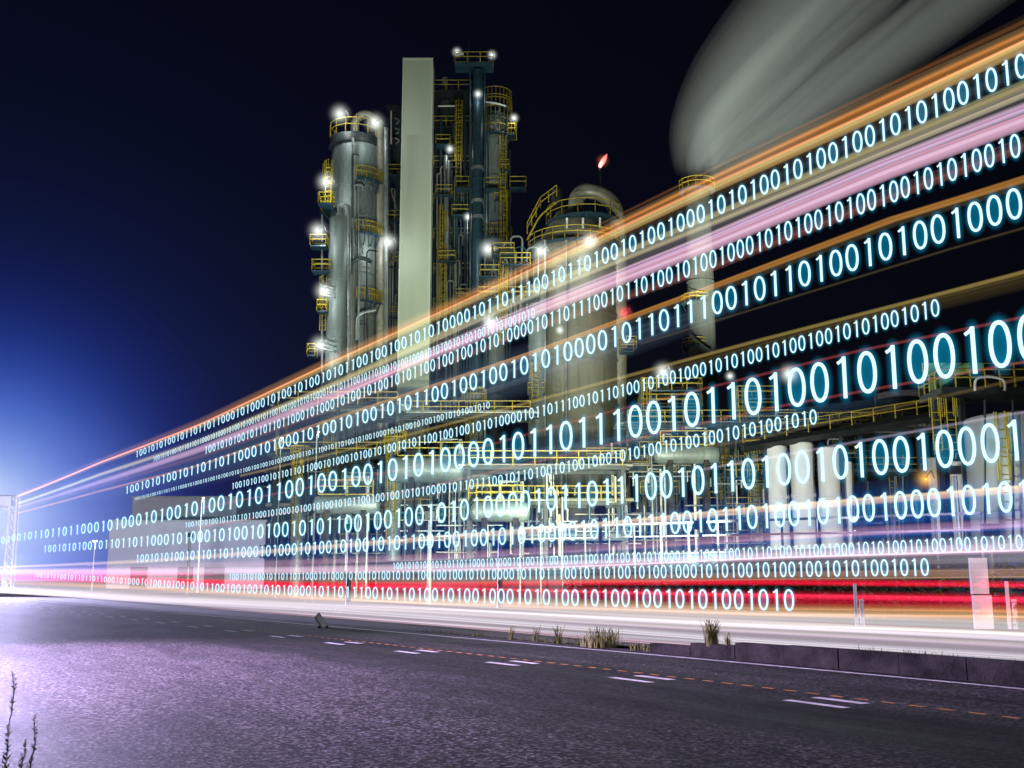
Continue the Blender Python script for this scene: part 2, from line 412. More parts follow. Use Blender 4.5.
for i in range(36): MB().tube([(-31+i*1.5, 0, 0), (-31+i*1.5+.1, .05, 1.2)], .05, 6).build('stem', M['soil'], hd)
mk = empty('marker_post', ground(984, 629), PROT, 'wide white rectangular marker post standing in front of the hedge', 'post')
MB().box((0, 0, .48), (.27, .06, .48)).build('lower_panel', M['post'], mk)
MB().box((-.04, 0, 1.52), (.25, .06, .52)).build('upper_panel', M['post'], mk)
MB().box((-.02, 0, .98), (.26, .05, .02)).build('joint', M['black'], mk)
for px, yt, yb, lab in ((857, 585, 626, 'thin white delineator post left of the wide marker post'), (1010, 583, 629, 'thin white delineator post right of the wide marker post')):
    p = ground(px, yb); o = empty('delineator_post', p, PROT, lab, 'post', 'thin delineator posts beyond the far carriageway')
    h = (yb-yt)/1100*(p.x*F0.x+p.y*F0.y)
    MB().tube([(0, 0, 0), (0, 0, h)], .055, 10).build('post', M['post'], o)
    MB().tube([(.18, 0, 0), (.18, 0, h*.55)], .07, 10).tube([(.18, 0, h*.57), (.18, 0, h*.62)], .075, 10).build('sleeve', M['post'], o)
sg = empty('kerb_reflector', ground(322, 628), PROT+.9, 'small pale slanted marker plate lying at the edge line', 'marker')
pb_ = MB().box((0, 0, 0), (.10, .03, .24)).build('plate', M['white'], sg); pb_.location = (-.05, 0, .2); pb_.rotation_euler = (0, R(-42), 0); MB().box((.13, .1, .03), (.12, .1, .03)).build('foot', M['conc'], sg)

# ------------------------------------------------------------------ plant helpers
def vcyl(o, name, cx, hw, yt, yb, m, dd=0, seg=28, dome=0., rings=0, taper=1., ring_m=None):
    """upright vessel drawn from picture column cx, half width hw, between rows yt and yb (None = ground)"""
    r = hw/1100*(o['_d']+dd); b = MB(); x = loc(o, cx, yt, dd)[0]
    z1 = loc(o, cx, yt, dd-r)[1]; z0 = loc(o, cx, yb, dd-r)[1] if yb else 0
    p = [(r*.96, z0), (r, z0+.1)]
    for i in range(rings):
        z = z0+(z1-z0)*(i+1)/(rings+1); p += [(r, z-.12), (r*1.02+.04, z-.1), (r*1.02+.04, z+.1), (r, z+.12)]
    p.append((r*taper, z1-.05)); p.append((r*taper*.99, z1))
    if dome:
        for i in range(1, 8): a = math.pi/2*i/8; p.append((r*taper*math.cos(a), z1+r*dome*math.sin(a)))
    ob = b.lathe(p, seg).build(name, m, o, True); ob.location = (x, dd, 0)
    return ob
def pipe(o, name, pts, rpx, m, dd=0, seg=10):
    P = []
    for q in pts:
        e = q[2] if len(q) > 2 else dd
        x, z = loc(o, q[0], q[1], e); P.append((x, e, z))
    # round the corners
    out = [Vector(P[0])]
    for i in range(1, len(P)-1):
        a, b, c = map(Vector, (P[i-1], P[i], P[i+1])); l = min((a-b).length, (c-b).length)*.45
        l = min(l, 1.6)
        s0 = b+(a-b).normalized()*l; s1 = b+(c-b).normalized()*l
        for t in (0, .25, .5, .75, 1): out.append(s0*(1-t)**2+b*2*t*(1-t)+s1*t*t)
    out.append(Vector(P[-1]))
    return MB().tube(out, rpx/1100*o['_d'], seg).build(name, m, o, True)
def platform(o, x0, x1, y, dd=-1.5, dep=1.6, h=1.1, t=.055):
    xa, z = loc(o, x0, y, dd); xb, _ = loc(o, x1, y, dd)
    p = MB().bb(xa, xb, dd-dep/2, dd+dep/2, z-.14, z).build('platform', M['blue'], o)
    MB().rail([(xa, dd-dep/2, z), (xb, dd-dep/2, z), (xb, dd+dep/2, z), (xa, dd+dep/2, z)], h, t, 1.3, True).build('railing', M['yellow'], p)
    return p
def ringplat(o, cx, hw_in, hw_out, y, a0, a1, dd=0, t=.055, h=1.2):
    k = (o['_d']+dd)/1100; x = loc(o, cx, y, dd)[0]; z = loc(o, cx, y, dd-hw_out*k*.8)[1]
    p = MB().deck(hw_in*k, hw_out*k, z, a0, a1).build('platform', M['blue'], o); p.location = (x, dd, 0)
    b = MB(); b.rail(b.arcpts(hw_out*k-.05, z, a0, a1), h, t, .9).build('railing', M['yellow'], p)
    br = MB()
    for i in range(5):
        a = a0+(a1-a0)*i/4; br.tube([(hw_in*k*math.cos(a), hw_in*k*math.sin(a), z-1.3), (hw_out*k*.97*math.cos(a), hw_out*k*.97*math.sin(a), z-.1)], .07, 5)
    br.build('bracket', M['blue'], p)
    return p
def ladder(o, px, yt, yb, dd=-2, cage=True):
    x, z1 = loc(o, px, yt, dd); _, z0 = loc(o, px, yb, dd)
    return MB().ladder(x, dd, z0, z1, t=.05, cage=cage).build('ladder', M['yellow'], o)
BULB = emis('lamp_glow', (1, .97, .92), 26)
BULBW = emis('lamp_glow_warm', (1, .86, .6), 26)
def halo_mat(c, rad, peak):  # halo of light painted as emission in the air round lamps and flame
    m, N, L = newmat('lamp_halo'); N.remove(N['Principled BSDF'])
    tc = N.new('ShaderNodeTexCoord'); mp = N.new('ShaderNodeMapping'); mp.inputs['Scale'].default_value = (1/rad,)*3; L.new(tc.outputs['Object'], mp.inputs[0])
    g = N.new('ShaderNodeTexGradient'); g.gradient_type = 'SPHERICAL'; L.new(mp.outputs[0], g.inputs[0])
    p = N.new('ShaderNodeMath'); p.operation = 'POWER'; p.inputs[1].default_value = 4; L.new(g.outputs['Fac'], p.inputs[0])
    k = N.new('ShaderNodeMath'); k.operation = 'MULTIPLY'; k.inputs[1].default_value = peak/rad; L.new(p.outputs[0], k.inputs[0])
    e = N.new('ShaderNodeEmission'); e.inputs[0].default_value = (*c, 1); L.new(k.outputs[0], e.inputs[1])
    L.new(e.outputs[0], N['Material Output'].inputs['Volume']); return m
def lamp(px, py, d, label, watts=420, c=(.95, 1, .92), sz=2.2, arm=(.5, .6), group='lamps on the plant', m=None):
    p = at(px, py, d); s = d/1100
    o = empty('flood_lamp', p, PROT, label, 'lamp', group)
    bs = MB(); n = 8
    bs.lathe([(.05*s*sz, -.5*s*sz), (.4*s*sz, -.4*s*sz), (.5*s*sz, 0), (.4*s*sz, .4*s*sz), (.05*s*sz, .5*s*sz)], 12).build('bulb', m or BULB, o, True)
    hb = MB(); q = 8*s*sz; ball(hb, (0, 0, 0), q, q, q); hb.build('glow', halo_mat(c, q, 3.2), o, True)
    MB().lathe([(.62*s*sz, .38*s*sz), (.5*s*sz, .62*s*sz), (.12*s*sz, .7*s*sz)], 12).tube([(0, 0, .6*s*sz), (arm[0], .3, arm[1]), (arm[0]*1.6, .6, arm[1]*.2)], .05, 6).build('hood', M['black'], o)
    point((0, -.25*s*sz, -.7*s*sz-.15), watts, c, .25, o)
    return o

PI = math.pi
# ---- tall grey column at the left
o = unit('distillation_column', 356, 110, 'tall pale grey cylindrical column with a curved white pipe on top, left of the flat slab', 'column')
vcyl(o, 'shell', 356, 25, 140, None, M['shell'], rings=9)
vcyl(o, 'top_collar', 355, 27, 131, 140, M['steel'], seg=28)
ringplat(o, 355, 15, 27, 133, 0, 2*PI, h=1.6)
pipe(o, 'overhead_pipe', [(355, 134), (355, 119), (366, 113), (379, 121), (380, 150), (380, 560, -1)], 4.6, M['insul'], dd=-.6, seg=14)
pipe(o, 'riser', [(386, 128), (386, 562)], 2.3, M['galv'], dd=-1.2)
pipe(o, 'front_pipe', [(353, 138), (353, 560)], 1.3, M['galv'], dd=-2.9)
pipe(o, 'nozzle', [(352, 185), (363, 185), (363, 191)], 1.2, M['galv'], dd=-2.9)
pipe(o, 'nozzle', [(352, 220), (363, 220), (363, 226)], 1.2, M['galv'], dd=-2.9)
pipe(o, 'nozzle', [(352, 247), (363, 247), (363, 253)], 1.2, M['galv'], dd=-2.9)
pipe(o, 'manway_pipe', [(350, 290), (350, 262), (362, 257), (372, 262)], 2.2, M['shell_dark'], dd=-3.1)
pipe(o, 'lower_pipe', [(357, 340), (357, 314), (376, 310)], 2.0, M['galv'], dd=-3.1)
for px in (345, 351): pipe(o, 'long_pipe', [(px, 275), (px, 560)], 1.6, M['insul'], dd=-3.3)
ladder(o, 327, 163, 205, dd=-.2)
rng = random.Random(29)
for i in range(9):
    px = rng.uniform(338, 374); y0 = rng.uniform(150, 330); pipe(o, 'small_pipe', [(px, min(560, y0+rng.uniform(60, 200))), (px, y0), (px+rng.choice((-9, 7, 11)), y0+2)], rng.uniform(.5, .9), M[rng.choice(('galv', 'steel', 'steel'))], dd=-3.2, seg=6)
for y in (178, 232, 300): ringplat(o, 356, 25, 31, y, PI*1.55, PI*1.95, h=1.2)
ringplat(o, 356, 25, 37, 206, PI*.72, PI*1.3)
ringplat(o, 356, 25, 33, 270, PI*.75, PI*1.35)
# ---- slim vessel with yellow landings in front of it
o = unit('slim_vessel', 338, 106, 'slim dome topped grey vessel with small yellow landings in front of the tall grey column', 'vessel')
vcyl(o, 'shell', 339, 10, 218, None, M['shell'], dome=.8, rings=5, seg=22)
pipe(o, 'overhead_pipe', [(339, 213), (339, 205), (349, 205), (349, 560)], 2.0, M['galv'], dd=-1)
pipe(o, 'side_pipe', [(322, 215), (322, 560)], 1.2, M['galv'], dd=0)
for y, x0, x1 in ((205, 319, 333), (247, 311, 327), (272, 313, 331), (312, 318, 328), (356, 308, 316)):
    platform(o, x0, x1, y, dd=-.6, dep=1.4)
ladder(o, 329, 160, 205, dd=0); ladder(o, 324, 276, 330, dd=-.3)
for i, y in enumerate((285, 288, 291, 294, 340, 344, 348)): pipe(o, 'fitting', [(320, y), (334, y+3)], .8, M['galv'], dd=-1.3, seg=6)
# ---- dark pipe bundle between the column and the slab
o = unit('pipe_bundle', 394, 118, 'dark bundle of upright pipes between the grey column and the flat slab', 'pipes')
for px, yt, r, m in ((388, 118, 3, 'blue'), (397, 106, 4.5, 'shell_dark'), (393, 160, 1.6, 'blue'), (402, 150, 2, 'blue')):
    pipe(o, 'pipe', [(px, yt), (px, 562)], r, M[m], dd=random.uniform(-.8, .8))
pipe(o, 'white_pole', [(391, 111), (391, 144)], .9, M['post'], dd=-2)
for y in (112, 144, 170, 200, 230, 262, 300): MB().bb(loc(o, 387, y)[0], loc(o, 403, y)[0], -1.6, 1.6, loc(o, 390, y)[1]-.12, loc(o, 390, y)[1]+.12).build('brace', M['steel'], o)
rng = random.Random(23)
for i in range(12):
    px = rng.uniform(386, 402); y0 = rng.uniform(140, 330); pipe(o, 'pipe', [(px, y0+rng.uniform(40, 160)), (px, y0), (px+rng.choice((-4, 4)), y0), (px+2, y0+20)], rng.uniform(.45, .9), M[rng.choice(('galv', 'insul', 'blue'))], dd=-2.2, seg=6)
for y in (176, 222, 268, 318): platform(o, 386, 402, y, dd=-2, dep=1.2)
for y in (118, 128, 138): pipe(o, 'elbow', [(395, y), (400, y+2), (396, y+6)], 1., M['galv'], dd=-2.2)
# ---- the flat slab
o = unit('slab_tower', 417, 112, 'tall flat pale green slab tower, plain and unbroken from top to bottom', 'tower')
xa, z1 = loc(o, 403.5, 58.5, -1.5); xb, _ = loc(o, 432.5, 58.5, -1.5)
sm = MB().bb(xa, xb, -1.5, 1.5, 0, z1)
tr = MB()
for x in (xa, xb): tr.bb(x-.07, x+.07, -1.56, -1.40, 0, z1+.06)
tr.bb(xa+.07, xb-.07, -1.56, -1.40, z1-.12, z1+.06)
tr.build('edge_trim', M['trim'], o)
for i in range(1, 12): sm.bb(xa+.1, xb-.1, -1.506, -1.49, z1*i/12-.02, z1*i/12+.02)
sm.build('cladding', M['slab'], o)
# ---- steel frame with dark vessel behind
o = unit('steel_frame_tower', 452, 120, 'dark steel frame tower with decks and pipes just right of the slab', 'tower')
for px in (437, 452, 467):
    for dd in (0, 5):
        x, z = loc(o, px, 88, dd); MB().bb(x-.2, x+.2, dd-.2, dd+.2, 0, z).build('column', M['steel'], o)
for y in (92, 128, 168, 205, 240, 275, 310, 350, 400, 450, 500):
    xa, z = loc(o, 434, y); xb, _ = loc(o, 471, y)
    dk = MB().bb(xa, xb, -.6, 5.6, z-.18, z).build('deck', M['steel'], o)
    MB().rail([(xa, -.6, z), (xb, -.6, z)], 1.2, .05, 1.4).build('railing', M['yellow'], dk)
vcyl(o, 'inner_vessel', 448, 9, 100, None, M['shell_dark'], dd=2.5, dome=.6, rings=6)
vcyl(o, 'white_vessel', 445, 3, 77, 90, M['galv'], dd=1, dome=.6)
pipe(o, 'white_pipe', [(438, 106), (455, 106)], .9, M['post'], dd=-.9)
for px, y0, y1, r in ((441, 120, 300, 1.5), (447, 140, 230, 2.2), (456, 180, 560, 1.6), (461, 130, 560, 1.2), (446, 245, 560, 1.4), (450, 245, 560, 1.2), (465, 92, 560, 1)):
    pipe(o, 'pipe', [(px, y0), (px, y1)], r, M['blue' if px % 2 else 'galv'], dd=-.9)
rng = random.Random(17)
for i in range(22):
    px = rng.uniform(436, 474); y0 = rng.uniform(95, 300); y1 = min(560, y0+rng.uniform(60, 260)); q = rng.choice((-7, -4, 4, 7))
    pipe(o, 'pipe', [(px, y1), (px, y0), (px+q, y0), (px+q, y0+rng.uniform(10, 40))], rng.uniform(.45, 1.1), M[rng.choice(('galv', 'blue', 'insul', 'galv'))], dd=rng.uniform(-1.6, -1.0), seg=6)
for x0, x1, y in ((436, 450, 146), (452, 470, 216), (438, 456, 262), (456, 474, 300), (436, 452, 196)): platform(o, x0, x1, y, dd=-1.7, dep=1.3)
ladder(o, 459, 100, 180, dd=-1.8); ladder(o, 443, 205, 330, dd=-1.8)
for y in (156, 198, 232): pipe(o, 'drum', [(446, y), (446, y+13)], 2.6, M['galv'], dd=-1.6)
pipe(o, 'diagonal_brace', [(436, 180), (462, 240)], 1.2, M['steel'], dd=-1)
for y in (149, 165, 190, 222): pipe(o, 'elbow', [(446, y-4), (449, y), (449, y+5)], 1.6, M['galv'], dd=-1.2)
# ---- blue riser column with a top deck
o = unit('blue_column', 478, 114, 'slender dark blue column carrying a square yellow railed deck at its top', 'column')
vcyl(o, 'shell', 478, 5.5, 68, None, M['blue'], rings=8, seg=18)
for px in (470, 485): pipe(o, 'side_pipe', [(px, 70), (px, 560)], .9, M['blue'], dd=-.9)
pl = platform(o, 455, 493, 67, dd=0, dep=2.4, h=1.2); 
MB().bb(loc(o, 454, 59)[0], loc(o, 464, 59)[0], -1.3, -1.1, loc(o, 454, 60)[1], loc(o, 454, 58)[1]).build('white_board', M['post'], o)
pipe(o, 'mast', [(469, 40), (469, 68)], .5, M['steel'])
for y in (167, 200, 216): pipe(o, 'flange', [(478, y), (478, y+3)], 6.8, M['galv'], seg=18)
# ---- large column with curved yellow platforms
o = unit('railed_column', 496, 118, 'large dark column ringed by curved yellow railed platforms, tallest vessel right of the slab', 'column')
vcyl(o, 'shell', 495, 11.5, 112, None, M['shell'], dome=.4, rings=9)
ringplat(o, 495, 11, 18, 104, PI*1.05, PI*2.15, h=2.0)
ringplat(o, 495, 11, 18.5, 116, PI*1.0, PI*2.2, h=2.2)
ringplat(o, 495, 11.5, 18, 132, PI*1.0, PI*2.2, h=1.8)
ringplat(o, 495, 11.5, 17, 200, PI*1.5, PI*2.2, h=1.4)
ringplat(o, 495, 11.5, 18, 236, PI*1.2, PI*2.2, h=1.4)
ringplat(o, 495, 11.5, 20, 262, PI*1.0, PI*2.1, h=1.4)
for x0, x1, y in ((510, 526, 189), (484, 499, 190), (456, 469, 189), (508, 515, 136), (500, 509, 172)): platform(o, x0, x1, y, dd=-1.8, dep=1.4, h=1.2)
ladder(o, 503, 135, 200, dd=-2.3); ladder(o, 504, 190, 262, dd=-2.3); ladder(o, 514, 120, 140, dd=-1)
for px, y0 in ((488, 96), (507, 120), (510, 150)): pipe(o, 'pipe', [(px, y0), (px, 560)], .8, M['blue'], dd=-1.7)
pipe(o, 'white_hoop', [(486, 102, -2), (496, 103, -2.3), (506, 106, -2)], 1., M['post'])
# ---- big reactor
o = unit('reactor', 578, 108, 'wide brownish reactor with a great curved pipe over its domed and railed top', 'reactor')
x, z1 = loc(o, 578, 248, -4); r = 44/1100*108
b = MB(); pr = [(r*.98, 0)]
for i in range(7):
    z = z1*(i+1)/7.4; pr += [(r, z-.15), (r*1.025, z-.12), (r*1.025, z+.12), (r, z+.15)]
pr.append((r, z1))
zt = loc(o, 578, 208, -2)[1]
for t, q in ((.15, .96), (.4, .82), (.7, .64), (.9, .52), (1, .46)): pr.append((r*q, z1+(zt-z1)*t))
b.lathe(pr, 40).build('shell', M['reactor'], o, True)
ringplat(o, 584, 20, 40, 214, 0, 2*PI, h=1.5)
ringplat(o, 575, 40, 49, 240, PI*.9, PI*2.1, h=1.3)
pipe(o, 'overhead_pipe', [(576, 214), (576, 197), (585, 190), (603, 194), (615, 206), (619, 230), (619, 560)], 8, M['insul'], dd=-1, seg=18)
vcyl(o, 'vent_cap', 557, 6, 188, 205, M['steel'], dd=1)
for px in (566, 545): pipe(o, 'seam_pipe', [(px, 240), (px, 562)], 1.1, M['galv'], dd=-4.5)
for px in (567, 583, 600): pipe(o, 'vent', [(px, 218), (px, 228)], 1.2, M['post'], dd=-3.4)
pipe(o, 'stair_stringer', [(527, 240), (540, 215), (556, 203)], .9, M['yellow'], dd=-2)
MB().rail([(loc(o, 527, 240)[0], -2, loc(o, 527, 240)[1]), (loc(o, 540, 215)[0], -2, loc(o, 540, 215)[1]), (loc(o, 556, 203)[0], -2, loc(o, 556, 203)[1])], 1.2, .055, .9).build('stair_railing', M['yellow'], o)
for x0, x1, y in ((626, 636, 349), (620, 633, 352), (640, 668, 396), (528, 545, 395)): platform(o, x0, x1, y, dd=-4, dep=1.4)
vcyl(o, 'pale_side_vessel', 537, 9, 285, None, M['shell'], dd=-4, dome=.4, rings=4)
ladder(o, 535, 362, 400, dd=-5.4)
# ---- pipe works between columns
o = unit('pipe_works', 512, 104, 'tangle of small pipes and yellow rails between the railed column and the reactor', 'pipes')
rng = random.Random(5)
for i in range(16):
    px = rng.uniform(484, 528); y0 = rng.uniform(236, 290); pipe(o, 'pipe', [(px, 330), (px, y0), (px+rng.choice((-8, 8, 12)), y0), (px+9, 330)], rng.uniform(.5, 1.2), M[rng.choice(('galv', 'blue', 'insul'))], dd=rng.uniform(-1, 1.5), seg=6)
for x0, x1, y in ((480, 500, 278), (500, 530, 266), (492, 514, 256), (478, 498, 300), (505, 540, 300)): platform(o, x0, x1, y, dd=-1.2, dep=1.6)
ladder(o, 503, 262, 340, dd=-1.5)
# ---- flare stack
o = unit('flare_stack', 600, 190, 'thin distant flare stack with a small red flame at its tip', 'stack')
vcyl(o, 'stack', 600, 1.6, 168, None, M['steel'], seg=12, taper=.8)
x, z = loc(o, 600, 168); k = 190/1100
pf = [(x+t*9*k-1*k, 0, z+t*16*k) for t in (0, .2, .4, .6, .8, 1)]
MB().tube(pf, 1, 10, rad=[1.3*k, 2.4*k, 2.9*k, 2.6*k, 1.8*k, .3*k]).build('flame', vemis('flame_glow', (1, .16, .14), .55/k), o, True)
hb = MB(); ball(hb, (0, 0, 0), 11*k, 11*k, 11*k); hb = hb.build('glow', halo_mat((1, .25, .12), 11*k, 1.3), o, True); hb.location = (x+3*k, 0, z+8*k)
pf = [(x+t*3*k-.5*k, -.3, z+t*9*k) for t in (0, .3, .6, 1)]; MB().tube(pf, 1, 8, rad=[1.6*k, 2.2*k, 1.4*k, .2*k]).build('inner_flame', vemis('inner_flame_glow', (1, .45, .4), .8/k), o, True)
pipe(o, 'flame_base', [(599, 166), (600, 172)], 1.2, M['galv'])
# ---- chimney with steam
o = unit('chimney', 697, 165, 'broad concrete chimney with a railed rim standing under the steam plume', 'chimney')
vcyl(o, 'stack', 697, 14, 182, None, M['stack'], seg=28, rings=3, taper=.97)
ringplat(o, 697, 14, 19, 186, 0, 2*PI, h=1.6)
for y in (300, 345): ringplat(o, 697, 12, 16, y, 0, 2*PI)
pipe(o, 'stay', [(690, 335), (712, 352)], 1., M['steel'], dd=-3)

# ------------------------------------------------------------------ lower plant
def rack(name, x0, x1, yt, d, label, tiers=3, seed=0, rails=True, npipe=7):
    rng = random.Random(seed); o = unit(name, (x0+x1)/2, d, label, 'pipe rack', 'pipe racks at the foot of the plant')
    xa, zt = loc(o, x0, yt); xb, _ = loc(o, x1, yt); n = max(2, int((xb-xa)/4.5))
    for i in range(n+1):
        x = xa+(xb-xa)*i/n
        for y in (-1.8, 1.8): MB().bb(x-.14, x+.14, y-.14, y+.14, 0, zt).build('column', M['steel'], o)
    for t in range(tiers):
        z = zt*(1-.27*t)
        MB().bb(xa-.3, xb+.3, -1.98, -1.7, z-.16, z+.1).bb(xa-.3, xb+.3, 1.7, 1.98, z-.16, z+.1).build('beam', M['steel'], o)
        for j in range(npipe):
            y = -1.5+3*j/(npipe-1); r = rng.uniform(.07, .2)
            MB().tube([(xa-.8, y, z+.12+r), (xb+.8, y, z+.12+r)], r, 8).build('pipe', M[rng.choice(('galv', 'insul', 'blue', 'galv'))], o, True)
        if rails and t < 2: MB().rail([(xa, -2.1, z+.1), (xb, -2.1, z+.1)], 1.1, .05, 1.5).build('railing', M['yellow'], o)
    dg = MB()
    for i in range(n):
        a, b = xa+(xb-xa)*i/n, xa+(xb-xa)*(i+1)/n; dg.tube([(a, -1.85, zt*.1), (b, -1.85, zt*.62)], .08, 5)
    dg.build('brace', M['steel'], o)
    for j in range(int((xb-xa)*1.2)):
        x = rng.uniform(xa, xb); z = zt*rng.uniform(.2, .95); zz = z-rng.uniform(1, 4)
        MB().tube([(x, -2.2, z), (x, -2.3, max(.2, zz)), (x+rng.uniform(-1.5, 1.5), -2.3, max(.2, zz))], rng.uniform(.05, .13), 6).build('drop_pipe', M[rng.choice(('galv', 'insul', 'blue'))], o, True)
    return o
rack('pipe_rack', 283, 400, 410, 92, 'tall pipe rack below the grey column at the left of the plant', 4, 1)
rack('pipe_rack', 372, 530, 418, 97, 'long pipe rack running below the slab and the railed column', 3, 2)
rack('pipe_rack', 470, 620, 470, 82, 'low pipe rack in front of the foot of the reactor', 3, 3)
rack('pipe_rack', 625, 790, 428, 92, 'pipe rack to the right of the reactor below the chimney', 3, 4)
rack('pipe_rack', 770, 935, 432, 84, 'pipe rack above the row of pale silos at the right', 2, 6)
def drum(name, cx, cy, hl, hr, d, label, m='shell', rot=0.):
    o = unit(name, cx, d, label, 'tank', 'horizontal drums low in the plant'); _, z = loc(o, cx, cy); k = d/1100; L_, r = hl*k, hr*k
    b = MB(); pts = [(-L_, 0, z), (-L_*.98, 0, z), (L_*.98, 0, z), (L_, 0, z)]
    b.tube([(-L_-r*.4, 0, z), (-L_-r*.3, 0, z), (-L_-r*.1, 0, z), (-L_+.2, 0, z), (L_-.2, 0, z), (L_+r*.1, 0, z), (L_+r*.3, 0, z), (L_+r*.4, 0, z)], r, 24, rad=[r*.2, r*.6, r*.9, r, r, r*.9, r*.6, r*.2]).build('shell', M[m], o, True)
    for s_ in (-.6, .6): MB().bb(L_*s_-.2, L_*s_+.2, -r*.8, r*.8, 0, z-r*.6).build('saddle', M['conc'], o)
    MB().tube([(0, 0, z+r), (0, 0, z+r+1.4), (1.5, 0, z+r+1.4), (1.5, 0, .2)], .16, 8).build('pipe', M['galv'], o, True)
    MB().bb(-L_*.9, L_*.9, -.5, .5, z+r+.05, z+r+.12).rail([(-L_*.9, -.5, z+r+.12), (L_*.9, -.5, z+r+.12)], 1., .045, 1.4).build('walkway', M['yellow'], o)
drum('horizontal_drum', 440, 470, 48, 13, 86, 'large pale horizontal drum beneath the slab')
drum('horizontal_drum', 345, 505, 30, 9, 80, 'small pale horizontal drum left of the large one')
drum('horizontal_drum', 500, 512, 26, 10, 76, 'pale horizontal drum at the foot of the reactor')
drum('horizontal_drum', 690, 455, 30, 9, 84, 'grey horizontal drum right of the reactor')
def vessel(cx, hw, yt, d, label, m='shell', group='small upright vessels low in the plant'):
    o = unit('upright_vessel', cx, d, label, 'vessel', group)
    vcyl(o, 'shell', cx, hw, yt, None, M[m], dome=.5, rings=3, seg=22)
    pipe(o, 'pipe', [(cx, yt-hw*.5), (cx, yt-hw*.5-4), (cx+hw+2, yt-hw*.5-4), (cx+hw+2, 560)], max(.8, hw*.14), M['galv'], dd=-.3)
    ringplat(o, cx, hw, hw+4, yt+4, PI*.9, PI*2.1, h=1.1)
    ladder(o, cx-hw*.4, yt+4, 540, dd=-hw*d/1100-.3)
for cx, hw, yt, d, lab in ((300, 6, 455, 90, 'slim upright vessel at the left end of the plant'), (332, 9, 430, 95, 'pale upright vessel under the tall grey column'), (395, 8, 440, 88, 'upright vessel below the left edge of the slab'), (474, 9, 396, 100, 'upright vessel below the blue column'),
    (645, 11, 440, 96, 'pale upright vessel just right of the reactor'), (725, 9, 425, 98, 'upright vessel right of the chimney foot'), (755, 7, 450, 88, 'slim upright vessel left of the pale silos')):
    vessel(cx, hw, yt, d, lab)
rng = random.Random(11)
for i, (px, d, yt, lab) in enumerate(((292, 95, 470, 'narrow steel valve frame nearest the sky at the left end of the plant'), (362, 91, 486, 'low steel valve frame before the small horizontal drum'), (415, 89, 480, 'steel valve frame under the middle of the large drum'), (470, 87, 492, 'steel valve frame right of the large drum'),
        (548, 87, 470, 'steel valve frame at the left foot of the reactor'), (607, 87, 462, 'steel valve frame at the right foot of the reactor'), (660, 91, 455, 'steel valve frame below the yellow landing right of the reactor'), (715, 89, 470, 'steel valve frame left of the narrow vessel by the silos'), (748, 87, 478, 'steel valve frame touching the leftmost pale silo'))):
    o = unit('valve_frame', px, d, lab, 'steel frame', 'valve frames at the foot of the plant'); _, z = loc(o, px, yt); hw = rng.uniform(1.0, 1.7)
    for sx in (-hw, hw):
        for sy in (-.8, .8): MB().bb(sx-.07, sx+.07, sy-.07, sy+.07, 0, z).build('column', M['steel'], o)
    for k in (1, .72, .45):
        dk = MB().bb(-hw-.2, hw+.2, -1, 1, z*k-.1, z*k).build('deck', M['blue'], o); MB().rail([(-hw-.2, -1, z*k), (hw+.2, -1, z*k)], 1., .04, .8).build('railing', M['yellow'], dk)
    for j in range(9):
        x = rng.uniform(-hw-.5, hw+.5); z0 = rng.uniform(0, z*.6); z1 = rng.uniform(z*.5, z*1.15); x2 = x+rng.uniform(-1, 1)
        MB().tube([(x, -1.1, z0), (x, -1.1, z1), (x2, -1.1, z1), (x2, -1.1, z1-rng.uniform(.4, 1.5))], rng.uniform(.04, .11), 6).build('pipe', M[rng.choice(('galv', 'post', 'insul', 'blue', 'galv'))], o, True)
    for j in range(4):
        zz = z*rng.uniform(.3, 1); MB().tube([(-hw-1.2, -1.2, zz), (hw+1.2, -1.2, zz)], .07, 6).build('cross_pipe', M[rng.choice(('galv', 'insul'))], o, True)
# pale silos, each its own thing
for i, (cx, hw, yt, m, lab) in enumerate(((775, 11, 446, 'white', 'leftmost pale silo of the row at the right'), (801, 11.5, 443, 'white', 'second pale silo from the left in the row'), (828, 11, 448, 'white', 'pale silo in the middle of the row'), (846, 6, 462, 'white', 'narrow pale silo right of the middle one'),
    (935, 8, 458, 'purple', 'grey silo at the right of the row beside the big tank'), (956, 7, 462, 'white', 'last pale silo touching the big tank'))):
    o = unit('silo', cx, 78, lab, 'silo', 'row of silos at the right')
    vcyl(o, 'shell', cx, hw, yt, None, M[m], dome=.25, rings=2, seg=24)
    pipe(o, 'pipe', [(cx+hw+1.2, yt+2), (cx+hw+1.2, 560)], .9, M['black'], dd=-.5)
    pipe(o, 'fill_pipe', [(cx, yt-3), (cx, yt-9), (cx+hw+4, yt-9)], .9, M['galv'], dd=-.2)
o = unit('dark_tank', 886, 88, 'dark low tank between the pale silos and the grey silo', 'tank')
vcyl(o, 'shell', 886, 34, 462, None, M['shell_dark'], dome=.12, rings=2, seg=36)
ladder(o, 892, 464, 540, dd=-3, cage=False)
for px in (866, 895, 903): pipe(o, 'pipe', [(px, 455), (px, 560)], .9, M['galv'], dd=-2.9)
o = unit('lit_top_tank', 900, 118, 'dark drum with its lit roof coloured white beside the green deck', 'tank')
vcyl(o, 'shell', 902, 27, 396, None, M['shell_dark'], rings=2, seg=36)
vcyl(o, 'roof', 902, 27.5, 391, 396, M['white'], seg=36, dome=.16)  # light on the top put into the roof's pale colour
pipe(o, 'mast', [(876, 388), (876, 440)], .8, M['galv'], dd=-4)
o = unit('big_tank', 1012, 64, 'big smooth mauve grey tank cut by the right edge of the picture', 'tank')
vcyl(o, 'shell', 1018, 52, 412, None, M['purple'], dome=.12, rings=1, seg=48)
for px in (1013, 985): pipe(o, 'pipe', [(px, 400), (px, 560)], 1.1, M['steel'], dd=-3.3)
